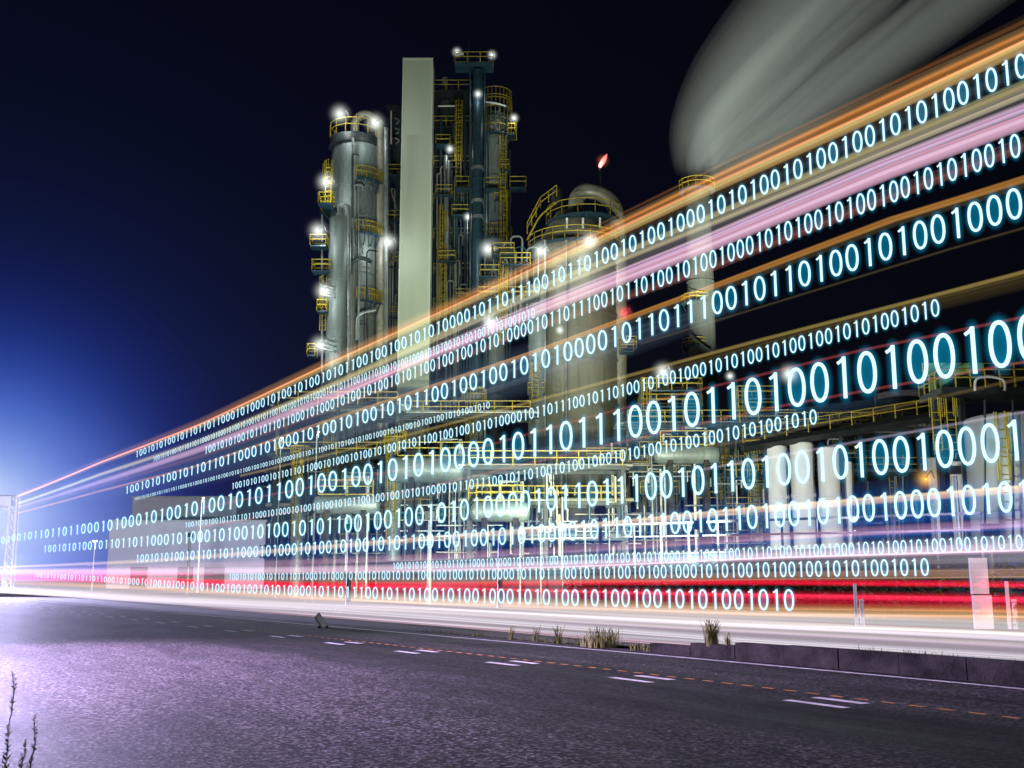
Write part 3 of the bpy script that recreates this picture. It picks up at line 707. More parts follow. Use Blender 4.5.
ladder(o, 1001, 412, 520, dd=-3.2)
o = unit('elevated_deck', 985, 74, 'elevated deck with yellow and green railings above the big tank', 'platform')
xa, z = loc(o, 930, 392); xb, _ = loc(o, 1060, 392)
MB().bb(xa, xb, -2, 2, z-.45, z).build('deck', M['steel'], o)
MB().rail([(xa, -2, z), (xb, -2, z), (xb, 2, z), (xa, 2, z)], 1.2, .06, .9, True).build('railing', M['yellow'], o)
MB().rail([(xa, 1, z+1.2), (xb, 1, z+1.2)], 1.0, .05, 1.2).build('upper_railing', M['yellow'], o)
for px in (935, 960, 1040): x, _ = loc(o, px, 392); MB().bb(x-.18, x+.18, -.18, .18, 0, z-.45).build('column', M['steel'], o)
pipe(o, 'pipe', [(975, 391), (975, 378), (990, 376), (1005, 380), (1005, 391)], 1.4, M['post'], dd=-2)
pipe(o, 'pipe', [(930, 378), (1060, 372)], 1.3, M['galv'], dd=.8)
MB().bb(xa+.3, xa+4.2, .9, 1.0, z, z+2.2).build('green_screen', mat('green_mesh', (.16, .32, .12), .7), o)
for px in (935, 950): ladder(o, px, 398, 450, dd=-2.2)
o = unit('conveyor', 840, 80, 'dark sloping conveyor gallery rising to the right above the silos', 'conveyor')
a = loc(o, 735, 452); b_ = loc(o, 945, 418)
MB().tube([(a[0], -2.6, a[1]), (b_[0], -2.6, b_[1])], .35, 4, r2=.6).build('gallery', M['steel'], o)
for t in (.1, .45, .8): x = a[0]+(b_[0]-a[0])*t; zz = a[1]+(b_[1]-a[1])*t; MB().bb(x-.1, x+.1, -2.7, -2.5, 0, zz-.3).build('support', M['steel'], o)
MB().rail([(a[0], -2.9, a[1]+.3), (b_[0], -2.9, b_[1]+.3)], 1., .045, 1.5).build('railing', M['yellow'], o)
for x0, x1, y, lab in ((830, 872, 425, 'yellow railed steel stair tower left of the drum with the lit roof'), (640, 700, 392, 'yellow railed steel landing right of the reactor'), (735, 775, 400, 'yellow railed landing near the middle of the right plant')):
    o = unit('stair_tower', (x0+x1)/2, 100, lab, 'stair tower', 'yellow railed steel towers at the right')
    for px in (x0, x1):
        for dd in (-1.2, 1.2): x, z = loc(o, px, y-8, dd); MB().bb(x-.1, x+.1, dd-.1, dd+.1, 0, z).build('post', M['steel'], o)
    for yy in (y, y+16, y+34): platform(o, x0, x1, yy, dd=0, dep=2.4)
    ladder(o, x0+6, y-12, y+50, dd=-1.4)
# low white rail along the plant boundary
bar = empty('boundary_rail', (0, 0, 0), 0, 'long low white pipe rail along the front edge of the plant', 'fence')
pa, pb = at(520, 528, 70), at(980, 513, 46)
MB().tube([pa, pb], .06, 8).tube([pa-Vector((0, 0, .7)), pb-Vector((0, 0, .7))], .05, 8).build('rail', M['post'], bar)
pst = MB()
for i in range(16):
    q = pa.lerp(pb, i/15); MB().tube([(q.x, q.y, 0), (q.x, q.y, q.z)], .06, 8).build('post', M['galv'], bar)
wall = empty('boundary_wall', (0, 0, 0), 0, 'low dark blue wall below the white pipe rail', 'wall')
q0, q1 = at(380, 545, 88), at(1060, 520, 44)
dv = (q1-q0); 
MB().box(((q0.x+q1.x)/2, (q0.y+q1.y)/2, 1.4), (math.hypot(dv.x, dv.y)/2, .15, 1.4), math.atan2(dv.y, dv.x)).build('panel', M['blue'], wall)
MB().box(((q0.x+q1.x)/2, (q0.y+q1.y)/2, 2.84), (math.hypot(dv.x, dv.y)/2, .2, .04), math.atan2(dv.y, dv.x)).build('coping', M['galv'], wall)

# ------------------------------------------------------------------ pale warehouses at the left
def shed(x0, x1, yt, yb, d, dep, label, stripes):
    o = unit('warehouse', (x0+x1)/2, d, label, 'warehouse', 'pale warehouses at the left')
    xa, z = loc(o, x0, yt); xb, _ = loc(o, x1, yt)
    MB().bb(xa, xb, 0, dep, 0, z).build('wall', M['white'], o)
    MB().bb(xa-.2, xb+.2, -.2, dep+.2, z, z+.35).build('roof', M['trim'], o)
    for t0, t1 in stripes:
        xs, xe = xa+(xb-xa)*t0, xa+(xb-xa)*t1; dr = MB().bb(xs, xe, -.08, -.003, 0, z*.32).build('door', M['blue'], o)
        MB().bb(xs+.1, xe-.1, -.13, -.083, z*.33, z*.36).build('lintel', M['trim'], dr)
    return o
shed(133, 237, 498, 560, 215, 30, 'taller pale warehouse block set further back at the left', [(.1, .2), (.5, .58)])
shed(110, 266, 522, 560, 185, 24, 'longer and lower pale warehouse at the far left with dark doors', [(.15, .26), (.45, .55), (.62, .75)])
# tall lamp posts
def lamppost(px, py, d, label, heads=1):
    r, z = rz(px, py, d); p = F0*d+R0*r
    o = empty('lamp_post', (p.x, p.y, 0), PROT, label, 'street lamp', 'lamp posts at the left of the plant')
    MB().lathe([(.10, 0), (.09, z*.4), (.06, z-.3)], 10).build('pole', M['galv'], o, True)
    for i in range(heads):
        sx = (-1, 1)[i] if heads > 1 else 1; k = d/1100
        h = MB().tube([(0, 0, z-.3), (sx*.7*k*2, 0, z)], .06, 6).build('arm', M['post'], o)
        MB().lathe([(.2*k, z-.7*k), (1.1*k, z-.4*k), (1.2*k, z+.3*k), (.3*k, z+.6*k)], 12, (sx*.7*k*2, 0)).build('bulb', BULBW, h, True)
        point((sx*1.4*k, -2.0, z-.4), 150, (1, .93, .8), .4, o)
lamppost(95, 541, 150, 'short twin headed lamp post left of the pale warehouses', 2)
lamppost(202, 498, 130, 'tall single lamp post shining before the taller pale warehouse')
lamppost(278, 528, 100, 'lamp post at the right end of the long low warehouse')
lamppost(317, 432, 84, 'tall lamp post at the left end of the pipe rack')
lamppost(281, 438, 90, 'slim lamp post standing against the sky left of the pipe rack')
# gantry at the far left
p = F0*150+R0*rz(10, 560, 150)[0]
o = empty('road_gantry', (p.x, p.y, 0), PROT, 'washed out white lattice gantry post with a signal box at the far left edge', 'gantry')
zt = rz(10, 495, 150)[1]
for sx in (-.55, .55):
    for sy in (-.4, .4): MB().tube([(sx, sy, 0), (sx*.8, sy, zt)], .12, 8).build('upright', M['white'], o)
lt = MB()
for i in range(10):
    z = zt*i/10; lt.tube([(-.52, -.4, z), (.48, -.4, z+zt/10)], .06, 5).tube([(.52, -.4, z), (-.48, -.4, z+zt/10)], .06, 5)
lt.build('lattice', M['white'], o)
MB().tube([(0, 0, zt*.78), (-1, 0, zt*.86), (-9, 0, zt*.87)], .2, 8).tube([(0, 0, zt*.98), (-9, 0, zt*.99)], .2, 8).build('beam', M['white'], o)
MB().box((-1, -.6, zt*.93), (.9, .3, .65)).build('signal_box', M['white'], o)

# ------------------------------------------------------------------ lamps on the plant
W_ = (.93, 1, .95)
for a in ((340, 114, 106, 'bright lamp on the top rail of the tall grey column', 500), (375, 123, 106, 'small lamp under the curved pipe on top of the grey column', 160),
          (326, 182, 104.5, 'lamp beside the caged ladder of the grey column', 520), (318, 231, 103, 'lamp beside the dome of the slim vessel', 420),
          (388, 242, 107, 'lamp on the pipe bundle close to the left edge of the slab', 300), (324, 291, 103, 'lamp halfway down the slim vessel', 400),
          (320, 345, 103, 'lowest lamp on the slim vessel just above the light trails', 400), (488, 249, 110, 'lamp in front of the railed column', 420),
          (541, 251, 101, 'lamp left of the reactor shell', 560), (590, 241, 101, 'lamp on the reactor shell under its rail', 420),
          (490, 322, 95, 'lamp in the pipes below the railed column', 700), (789, 374, 92, 'small lamp over the yellow landings at the right', 400),
          (663, 372, 95, 'lamp on the landing right of the reactor', 400)):
    lamp(*a[:4], watts=a[4], c=W_)
for px, py, d, lab, wt in ((457, 52, 113, 'tiny lamp above the square deck, left one', 20), (492, 55, 113, 'tiny lamp above the square deck, right one', 20), (478, 94, 112.5, 'small warm lamp on the blue column shaft', 60),
    (450, 149, 117, 'small lamp on the steel frame tower', 70), (468, 217, 117, 'small lamp low on the steel frame tower', 70), (514, 118, 115, 'small lamp beside the curved yellow platforms', 120), (560, 330, 100, 'white lamp on the middle of the reactor shell', 200), (730, 376, 95, 'pink tinged small lamp left of the right hand landing', 60)):
    lamp(px, py, d, lab, watts=wt, c=W_, sz=1.1, arm=(.2, .2))
lamp(624, 313, 102, 'small red warning lamp on the right flank of the reactor', 40, (1, .1, .1), 1.8, m=emis('red_lamp_glow', (1, .02, .05), 3))
lamp(926, 479, 74, 'small amber lamp between the dark tank and grey silo', 60, (1, .5, .1), 2.4, m=emis('amber_lamp_glow', (1, .4, .03), 2))
# unseen floodlights added low in the plant to light it, masts included
def flood(px, py, d, tx, ty, td, watts, c, ang, lab):
    p = at(px, py, d); r, z = rz(px, py, d); q = F0*d+R0*r
    o = empty('unseen_floodlight_mast', (q.x, q.y, 0), PROT, lab, 'floodlight', 'floodlight masts added to light the plant')
    MB().lathe([(.15, 0), (.1, z-.3)], 8).build('pole', M['galv'], o, True)
    MB().box((0, 0, z), (.3, .12, .22)).build('lamp_head', M['black'], o)
    t = at(tx, ty, td); v = (t-p).normalized()
    spot(p+v*.6, t, watts, c, ang)
GR = (.80, 1, .72); YG = (1, .95, .66)
flood(430, 515, 66, 418, 230, 111, 11500, GR, 50, 'added floodlight mast before the foot of the slab')
flood(600, 510, 60, 580, 430, 104, 24000, (.95, 1, .62), 60, 'added floodlight mast before the foot of the reactor')
flood(350, 528, 62, 360, 440, 100, 18000, (.92, 1, .85), 90, 'added floodlight mast before the left pipe rack')
flood(500, 530, 57, 470, 450, 90, 21000, (.92, 1, .72), 100, 'added floodlight mast before the drums')
flood(700, 525, 55, 720, 430, 92, 20000, (.95, 1, .80), 100, 'added floodlight mast before the right pipe rack')
flood(860, 525, 50, 830, 470, 80, 6500, (.9, .92, 1), 100, 'added floodlight mast before the pale silos')
flood(190, 535, 110, 185, 520, 205, 90000, (.8, .83, 1), 60, 'added floodlight mast before the pale warehouses')
flood(990, 530, 40, 1010, 440, 64, 1700, (.72, .66, 1), 90, 'added floodlight mast before the big mauve tank')
flood(955, 470, 58, 985, 392, 74, 800, (.85, 1, .6), 110, 'added floodlight mast below the elevated deck')
flood(745, 470, 135, 790, 90, 168, 390000, (.90, 1, .88), 60, 'added floodlight mast at the chimney foot aimed at the steam')
flood(697, 480, 120, 697, 260, 165, 1500, YG, 45, 'added floodlight mast before the chimney')

# steam plume: a closed soft body of even scattering
m, N, L = newmat('steam'); N.remove(N['Principled BSDF'])
pv = N.new('ShaderNodeVolumePrincipled'); pv.inputs['Color'].default_value = (.9, .93, .9, 1); pv.inputs['Density'].default_value = .0068; pv.inputs['Anisotropy'].default_value = 0
L.new(pv.outputs[0], N['Material Output'].inputs['Volume'])
def plume(o, pts, wid):
    P = [at(*q)-Vector(o.location) for q in pts]; k = [q[2]/1100 for q in pts]
    fine, rad = [], []
    n = len(P)
    for i in range(n-1):
        a, b0, c, d = P[max(i-1, 0)], P[i], P[i+1], P[min(i+2, n-1)]
        for t in (0, .25, .5, .75):
            fine.append(.5*((2*b0)+(c-a)*t+(2*a-5*b0+4*c-d)*t*t+(3*b0-a-3*c+d)*t**3))
            u = t; rad.append((wid[i]*(1-u)+wid[i+1]*u)*k[i])
    fine.append(P[-1]); rad.append(wid[-1]*k[-1])
    for q in (1.3, 1.14, .98, .82, .66, .5, .34):             # thinner air towards the rim
        MB().tube(fine, 1, 32, rad=[r*q for r in rad]).build('steam_wisp', m, o, True)
o = empty('steam_plume', at(697, 182, 165), 0, 'smooth pale grey steam plume drifting up to the right from the broad chimney', 'steam')
plume(o, [(694, 180, 165), (694, 160, 165), (704, 128, 165), (732, 85, 165), (775, 35, 166), (835, -25, 168), (920, -110, 170)], [9, 19, 29, 39, 46, 54, 62])
plume(o, [(703, 180, 163), (732, 164, 163), (790, 124, 164), (856, 74, 166), (926, 22, 168), (1015, -45, 170), (1115, -115, 170)], [7, 12, 19, 25, 29, 33, 38])
sr = random.Random(9); wm, N, L = newmat('steam_streak'); N.remove(N['Principled BSDF'])
pv = N.new('ShaderNodeVolumePrincipled'); pv.inputs['Color'].default_value = (.9, .93, .9, 1); pv.inputs['Density'].default_value = .03; L.new(pv.outputs[0], N['Material Output'].inputs['Volume'])
for i in range(13):
    f = sr.random()
    A = [(696, 176), (694+f*40, 158-f*2), (706+f*84, 124-f*2), (736+f*118, 82-f*10), (782+f*140, 32-f*14), (842+f*165, -30-f*18), (925+f*185, -115)]
    ww = sr.uniform(.5, 1.1); dd = sr.uniform(-9, 9)
    P = [at(x+sr.uniform(-3, 3), y, 165+dd*min(1, q/3))-Vector(o.location) for q, (x, y) in enumerate(A)]
    fine = []
    for q in range(len(P)-1):
        a, b0, c_, d = P[max(q-1, 0)], P[q], P[q+1], P[min(q+2, len(P)-1)]
        for t in (0, .25, .5, .75): fine.append(.5*((2*b0)+(c_-a)*t+(2*a-5*b0+4*c_-d)*t*t+(3*b0-a-3*c_+d)*t**3))
    fine.append(P[-1]); n = len(fine)
    MB().tube(fine, 1, 20, rad=[ww*(.5+1.9*math.sin(math.pi*min(1, (q+1.5)/n*1.1))**.8) for q in range(n)], r2=[ww*(.5+1.9*math.sin(math.pi*min(1, (q+1.5)/n*1.1))**.8) for q in range(n)], soft=1.6).build('steam_streak', wm, o, True)

# ------------------------------------------------------------------ light trails
def interp(pts):                                    # piecewise smooth z(X) through control points, ends extended
    pts = sorted(pts)
    def f(X):
        if X <= pts[0][0]: a, b = pts[0], pts[1]
        elif X >= pts[-1][0]: a, b = pts[-2], pts[-1]
        else:
            for a, b in zip(pts, pts[1:]):
                if a[0] <= X <= b[0]: break
        if X < pts[0][0] or X > pts[-1][0]: return (pts[0] if X < pts[0][0] else pts[-1])[1]
        return a[1]+(b[1]-a[1])*(X-a[0])/(b[0]-a[0])
    return f
def trail(pts, th, c, gain, label, D=16., xr=9., name='light_trail', depth=None, cat='light trail', dexp=1.25):
    """pts: picture points along the trail's centre; th: (far, near) thickness in pixels"""
    w3 = [on_path(x, y, D) for x, y in pts]; fz = interp(w3)
    X0 = min(q[0] for q in w3); X1 = xr if pts[-1][0] >= 1020 else max(q[0] for q in w3)
    n = 70; P, rz_, ry = [], [], []
    for i in range(n+1):
        t = i/n; X = X1+(X0-X1)*t**1.6; Y = D+bend(X); dist = math.hypot(X, Y)
        u = max(0, min(1, (math.log(dist)-math.log(1.22*D))/(math.log(130)-math.log(1.22*D))))
        px = th[1]+(th[0]-th[1])*u
        h = max(.016, px*.62*max(dist, 1.07*D)/1100)
        sn = Y/dist; dd = (depth or (th[1]/2*1.2*D/1100))*min(1, sn/.8)**dexp
        e_ = 1 if pts[-1][0] >= 1020 else max(.06, min(1, t/.45)**.8)
        P.append((X, Y, fz(X))); h = max(.016, h*e_); dd *= e_; rz_.append(h); ry.append(max(.011, dd))
    dref = (depth or (th[1]/2*1.2*D/1100))
    fine = th[1] >= 4.5; nk = max(2, sum(1 for p in P if p[0] > -60)); fd = [min(1, max(.05, (1-j_/max(1, nk-1))*2.2)) for j_ in range(nk)]
    o = MB().tube(P, 1, 26, rad=rz_, r2=ry, soft=2.3).build(name, vemis(name, lin(c), gain*(.68 if fine else 1)/(2*dref/.8)), None, True)
    for k in range((3 if th[1] < 12 else 6) if fine else 0):     # finer strands within the trail
        q = TR.uniform(-.62, .62); f = TR.uniform(.10, .24); cc = tuple(min(1, v*TR.uniform(.9, 1.15)+.06) for v in c)
        if th[1] > 30: f *= .45
        sy_ = .045+.09*k
        MB().tube([(p[0], p[1]-r_*1.0-max(.03, r_*.55)*1.0-sy_*(.35+r_*2), p[2]+q*r) for p, r, r_ in zip(P[:nk], rz_, ry)], 1, 14, rad=[max(.006, r*f*e) for r, e in zip(rz_[:nk], fd)], r2=[max(.008, max(.022, r*.55)*e) for r, e in zip(ry[:nk], fd)]).build('strand', vemis('strand', lin(cc), gain*TR.uniform(.18, .5)/(dref*1.1/.8)), o, True)
    return tag(o, label, cat, 'long light trails of passing traffic')
T = trail; TR = random.Random(21)
T([(60, 478), (200, 424), (330, 366), (530, 278), (711, 190), (904, 103), (1024, 47)], (5, 24), (.80, .66, .42), .10, 'wide soft pale gold haze of light along the topmost streaks', D=17.3)
T([(40, 497), (200, 446), (330, 392), (530, 304), (711, 230), (904, 150), (1024, 104)], (9, 40), (.92, .88, .92), .09, 'wide soft whitish haze of light around the khaki and pink trails', D=17.8)
T([(0, 570), (300, 569), (600, 566), (764, 560), (1024, 552)], (12, 30), (.95, .84, .95), .20, 'wide soft pinkish haze of light above the red trails', D=17.2)
T([(0, 586), (150, 592), (300, 599), (600, 612), (764, 619), (1024, 628)], (13, 24), (.92, .86, .84), .34, 'wide soft cream haze of light between gold trail and road', D=17.0)
T([(0, 566), (130, 560), (400, 545), (700, 530), (1024, 508)], (16, 62), (.12, .36, .78), .36, 'broad deep blue haze of light behind the lower digit rows', D=18.6, depth=.5)
T([(60, 492), (200, 462), (330, 425), (530, 368), (760, 300)], (16, 95), (.66, .80, .96), .17, 'very faint milky light veil behind the upper digit rows', D=18.2, depth=.5)
T([(60, 540), (200, 522), (400, 490), (620, 452), (900, 400)], (14, 80), (.50, .74, .95), .15, 'very faint bluish light veil behind the tallest digits', D=19.4, depth=.5)
T([(18, 493), (100, 459), (200, 419), (330, 358), (711, 177), (904, 85), (1024, 32)], (1.5, 6), (.55, .42, .28), .35, 'dim tan outermost trail along the very top of the streaks', D=16.6)
T([(18, 494.5), (100, 461), (201, 422), (330, 361), (711, 181), (904, 93), (1024, 39)], (2.2, 12), (.74, .47, .20), .62, 'wide deep orange trail, topmost bright streak')
T([(18, 496), (100, 462.5), (201, 424), (330, 363), (711, 184.5), (904, 97), (1024, 41)], (1.2, 2.6), (1, .60, .42), .7, 'thin hot coral line inside the topmost orange trail', D=15.3)
T([(18, 497), (100, 463.5), (201, 426), (330, 365), (711, 189.5), (904, 103), (1024, 47)], (1.5, 10), (.92, .76, .48), .7, 'golden trail directly above the first digit row', D=16.5)
T([(18, 503), (100, 474), (201, 440), (330, 385), (530, 292), (711, 217), (904, 136), (1024, 86)], (1.8, 6), (.80, .74, .48), .8, 'upper of the paired khaki trails beneath the first digit row')
T([(18, 504), (100, 475), (201, 442), (330, 387), (530, 297), (711, 224), (904, 144.5), (1024, 95)], (1.8, 6), (.84, .80, .62), .7, 'lower of the paired khaki trails beneath the first digit row', D=16.4)
T([(18, 507), (100, 482), (201, 449), (330, 397), (530, 314), (711, 245), (904, 166), (1024, 122)], (2.2, 14), (.98, .76, .88), 1.0, 'broad pale pink trail between the first and third digit rows')
T([(330, 400), (530, 311), (711, 240), (904, 159.5), (1024, 115.5)], (1, 2), (.85, .5, .62), .5, 'fine rose line along the top of the broad pink trail', D=15.2)
T([(18, 509), (100, 486), (201, 456), (330, 409), (530, 330), (711, 268), (904, 192), (1024, 147)], (1.5, 9), (.62, .34, .26), .55, 'dull red trail running behind the third digit row')
T([(18, 513), (100, 491), (201, 465), (330, 420), (530, 354), (711, 288), (904, 216), (1024, 181)], (1.6, 5), (.85, .58, .25), .75, 'amber trail along the top of the fourth digit row')
T([(330, 424), (530, 357), (711, 292), (904, 220), (1024, 185)], (2, 7), (.45, .4, .28), .3, 'faint grey gold shimmer beneath the amber trail', D=16.9)
T([(640, 344), (800, 295), (960, 246), (1024, 228)], (1.5, 2.5), (.36, .32, .2), .4, 'dim olive hairline below the fourth digit row')
T([(240, 476), (400, 437), (560, 394), (764, 339), (940, 294), (1024, 272)], (1.5, 4), (.66, .58, .30), .5, 'bright olive trail above the sixth digit row')
T([(380, 446), (560, 400), (764, 346), (940, 302), (1024, 281)], (3, 15), (.34, .29, .14), .4, 'wide dim olive trail just under the bright olive one', D=16.6)
T([(200, 508), (400, 470), (600, 414), (764, 374), (853, 352), (1024, 317)], (1.2, 3), (.60, .25, .25), .5, 'thin red hairline through the tallest digits, upper one', D=15.6)
T([(200, 527), (400, 493), (600, 447), (764, 409), (1024, 362)], (1.2, 3), (.62, .25, .25), .5, 'thin red hairline beneath the tallest digits, lower one', D=15.6)
T([(270, 525), (500, 483), (764, 437), (1024, 378)], (1.5, 3.5), (.4, .34, .18), .45, 'dim khaki hairline above the ninth digit row', D=15.7)
T([(700, 470), (967, 422), (1024, 412)], (1.5, 3), (.62, .56, .66), .5, 'short lilac line crossing the big tank at the right', D=15.7)
T([(-20, 568), (150, 561), (300, 549), (450, 537), (600, 525), (764, 509), (1024, 489)], (2, 7), (1, .80, .58), .85, 'cream and gold trail through the tenth digit row')
T([(-20, 571), (150, 567), (300, 562.5), (450, 556), (600, 547.5), (764, 537), (985, 525), (1024, 523)], (3, 9), (.72, .50, .55), .7, 'dusty rose trail below the tenth digit row')
T([(0, 572), (150, 571.5), (300, 570), (450, 568), (600, 564), (764, 556), (1024, 548)], (5, 9), (.98, .82, .90), .75, 'pale pink white trail under the small eleventh digit row', dexp=.8)
T([(0, 576), (150, 576.5), (300, 580), (450, 580.5), (600, 579), (764, 576), (1024, 573)], (4, 9), (.80, .60, .50), .62, 'tan trail beneath the twelfth digit row', D=28.15)
T([(0, 573.5), (150, 573.5), (230, 575)], (5, 6), (.95, .1, .42), .9, 'short magenta streak ending at the start of the twelfth digit row', D=28., dexp=.55)
T([(0, 577), (150, 580), (300, 584.5), (450, 584.5), (600, 582.5), (764, 582), (980, 584), (1024, 585)], (5, 6), (.95, .05, .2), 1.0, 'bright red upper tail light trail', D=28., dexp=.55)
T([(0, 578.5), (150, 583), (300, 588), (450, 591), (600, 594), (764, 599), (1024, 603)], (4, 16), (.80, .04, .20), .85, 'broad crimson tail light trail', D=28., dexp=.55)
T([(300, 586), (450, 588), (600, 592), (764, 595), (1024, 599)], (1.5, 3), (1, .2, .3), .7, 'thin scarlet line in the crimson trail', D=27.45)
T([(0, 582), (150, 588), (300, 596), (450, 601), (600, 606), (764, 611), (1024, 614)], (4, 14), (.78, .55, .32), .75, 'gold trail below the crimson one', D=28., dexp=.55)
T([(300, 598), (450, 604), (600, 609), (764, 614.5), (1024, 617)], (1.5, 2.6), (.9, .72, .6), .4, 'fine peach line at the lower edge of the gold trail', D=27.4)
T([(0, 590), (150, 599), (300, 606.5), (450, 616), (600, 625), (764, 634), (1024, 647)], (19, 40), (.82, .77, .82), .74, 'widest pale lilac white headlight trail close to the road', D=15.6, dexp=.75)
T([(0, 590), (150, 598), (300, 605), (450, 611), (600, 618), (764, 626), (1024, 635)], (7, 5), (.9, .86, .9), .5, 'upper white line in the widest pale trail', D=14.75)
T([(0, 591), (150, 600), (300, 608), (450, 618), (600, 629), (764, 641), (1024, 656)], (7, 5), (.9, .86, .92), .55, 'middle white line in the widest pale trail', D=14.75)
T([(0, 597), (150, 606), (300, 614), (450, 625), (600, 638), (764, 650), (1024, 667)], (3, 4.5), (.92, .76, .84), .5, 'pinkish lowest line skimming the kerb', D=14.75)

# ------------------------------------------------------------------ rows of glowing digits
S = '1001010100101101101100010100010100101001010110010010010101000010110111001011010010100100010101001010010010101001010'
NS = len(S)
def digit_mesh(k):
    b = MB()
    if k == '0':
        P = []
        for i in range(28):
            a = 2*math.pi*i/28; c, s_ = math.cos(a), math.sin(a)
            P.append((.185*math.copysign(abs(c)**.9, c), 0, .5+.445*math.copysign(abs(s_)**.95, s_)))
        b.tube(P, .046, 8, closed=True)
    else:
        b.tube([(.04, 0, .01), (.04, 0, .985)], .048, 8)
        b.tube([(.045, 0, .96), (-.04, 0, .88), (-.12, 0, .83)], .038, 8)
    me_o = b.build('digit', GLOW, None, True); me = me_o.data; bpy.data.objects.remove(me_o)
    return me
def digit_glow(b, ch):
    """a plump closed body of glowing air: thickest along the stroke, thinning out softly away from it"""
    nu, nr = 28, 9; rings = []
    for j in range(1, nr):
        t = j/nr
        if ch == '0':
            d = .55+.45*(t/.5)**2 if t <= .5 else (1-(t-.5)/.5)**1.9
        else: d = (1-t)**1.5
        ring = []
        for i in range(nu):
            a = 2*math.pi*i/nu; c, s_ = math.cos(a), math.sin(a)
            if ch == '0':
                q = t/.5 if t <= .5 else 1; e = max(0, (t-.5)/.5)
                ring.append(((.185*q+.20*e)*c, (.445*q+.24*e)*s_, d))
            else: ring.append((.04+t*.20*math.copysign(abs(c)**.8, c), (.40+t*.28)*math.copysign(abs(s_)**.5, s_)*(1 if t > .2 else t/.2), d))
        rings.append(ring)
    rim = [((.385*math.cos(2*math.pi*i/nu)), .685*math.sin(2*math.pi*i/nu), 0) if ch == '0' else (.04+.20*math.copysign(abs(math.cos(2*math.pi*i/nu))**.8, math.cos(2*math.pi*i/nu)), .68*math.copysign(abs(math.sin(2*math.pi*i/nu))**.5, math.sin(2*math.pi*i/nu)), 0) for i in range(nu)]
    k = len(b.v); cx = 0 if ch == '0' else .04; d0 = .55 if ch == '0' else 1
    base = []
    for sg_ in (-1, 1):
        base.append(len(b.v)); b.v.append((cx, sg_*.2*d0, .5))
        for ring in rings: b.v += [(x, sg_*.2*d, .5+z) for x, z, d in ring]
    rb = len(b.v); b.v += [(x, 0, .5+z) for x, z, d in rim]
    for f_, B in ((0, base[0]), (1, base[1])):
        def add(*q): b.f.append(q if f_ else tuple(reversed(q)))
        for i in range(nu):
            n_ = (i+1) % nu; add(B, B+1+n_, B+1+i)
            for j in range(nr-2): add(B+1+j*nu+i, B+1+j*nu+n_, B+1+(j+1)*nu+n_, B+1+(j+1)*nu+i)
            add(B+1+(nr-2)*nu+i, B+1+(nr-2)*nu+n_, rb+n_, rb+i)
GLOW = emis('digit_light', (.68, .95, 1), 1.25)
DM = {k: digit_mesh(k) for k in '01'}
DN = {'0': 'zero_digit', '1': 'one_digit'}
def row(pts, hpx, idx, label, halo=.5, D=15., i0=0):
    """pts: first digit centre, [middle], digit number idx's centre (picture); hpx: digit height there (first, last)"""
    w3 = [on_path(x, y, D) for x, y in pts]; fz = interp(w3)
    Xa, Xb = w3[0][0], w3[-1][0]
    def dist(X): return math.hypot(X, D+bend(X))
    xs = [-240+.25*k for k in range(1080)]; gs = [0.]
    for a, b in zip(xs, xs[1:]): gs.append(gs[-1]+.25/dist((a+b)/2))
    def g(X): k = int((X+240)/.25); return gs[k]+(X-xs[k])/dist(X)
    def ginv(v):
        k = max(q for q in range(len(gs)) if gs[q] <= v); return xs[k]+(v-gs[k])*dist(xs[k])
    step = (g(Xb)-g(Xa))/(idx-i0)                        # the digits stand further apart the further off they are
    H = hpx[1]*dist(Xb)/1100*.97
    o = empty('binary_digit_row', (Xa, D+bend(Xa), 0), 0, label, 'digit row', 'rows of glowing binary digits')
    ratio = step*D/H; sx = min(1., ratio/.58)
    hm = vemis('digit_halo', lin((0, .62, .80)), halo/(.44*H)); HM = {}
    for ch, rx in (('0', .37), ('1', .22)):
        gb = MB(); digit_glow(gb, ch); ob = gb.build('glow', hm, None, True); HM[ch] = ob.data; bpy.data.objects.remove(ob)
    base = Vector(o.location)
    for i, ch in enumerate(S):
        X = ginv(g(Xa)+step*(i-i0)); Y = D+bend(X); zc = fz(X)
        ob = bpy.data.objects.new(DN[ch], DM[ch]); col.objects.link(ob); ob.parent = o
        ob.location = (X-base.x, Y-base.y, zc-H/2); ob.scale = (H*sx, H, H)
        ob.rotation_euler = (0, 0, math.atan2(-X, Y))       # each turned to face the near verge
        hb = bpy.data.objects.new('glow', HM[ch]); col.objects.link(hb); hb.parent = ob
P0 = S.index('11010010100100010101')
row([(137, 454), (312, 382), (698, 215), (1021, 66)], (6, 27), NS-1, 'long digit row just under the topmost orange trail')
row([(154, 459), (330, 390), (533, 313)], (4, 11.5), NS-1, 'small tightly spaced digit row between the khaki and pink trails', .3)
row([(206, 450), (330, 405), (530, 327), (1015, 146)], (7, 25.5), NS-3, 'digit row directly below the broad pale pink trail')
row([(127, 490), (628, 332), (938, 229)], (7.5, 31), P0+10, 'tall steep digit row below the amber trail')
row([(135, 499), (300, 455), (488, 405)], (3, 7.5), NS-1, 'smallest digit row ending in front of the lamp lit pipes', .3)
row([(233, 486), (589, 399), (935, 308)], (6, 18), NS-1, 'medium digit row hanging below the bright olive trail')
row([(19, 537), (111, 525), (300, 487), (527, 444), (1000, 344)], (9, 48), P0+12, 'row of the tallest digits of all across the middle', .6, i0=9)
row([(186, 525), (500, 480), (813, 417)], (6, 15.6), NS-1, 'small digit row directly beneath the tallest digits', .45)
row([(45, 549), (358, 523), (990, 443)], (7, 39), P0+14, 'second tallest digit row, next above the cream trail', .55)
row([(137.5, 558.6), (520, 535), (1005, 497)], (7, 30), P0+18, 'digit row crossed by the cream and gold trail')
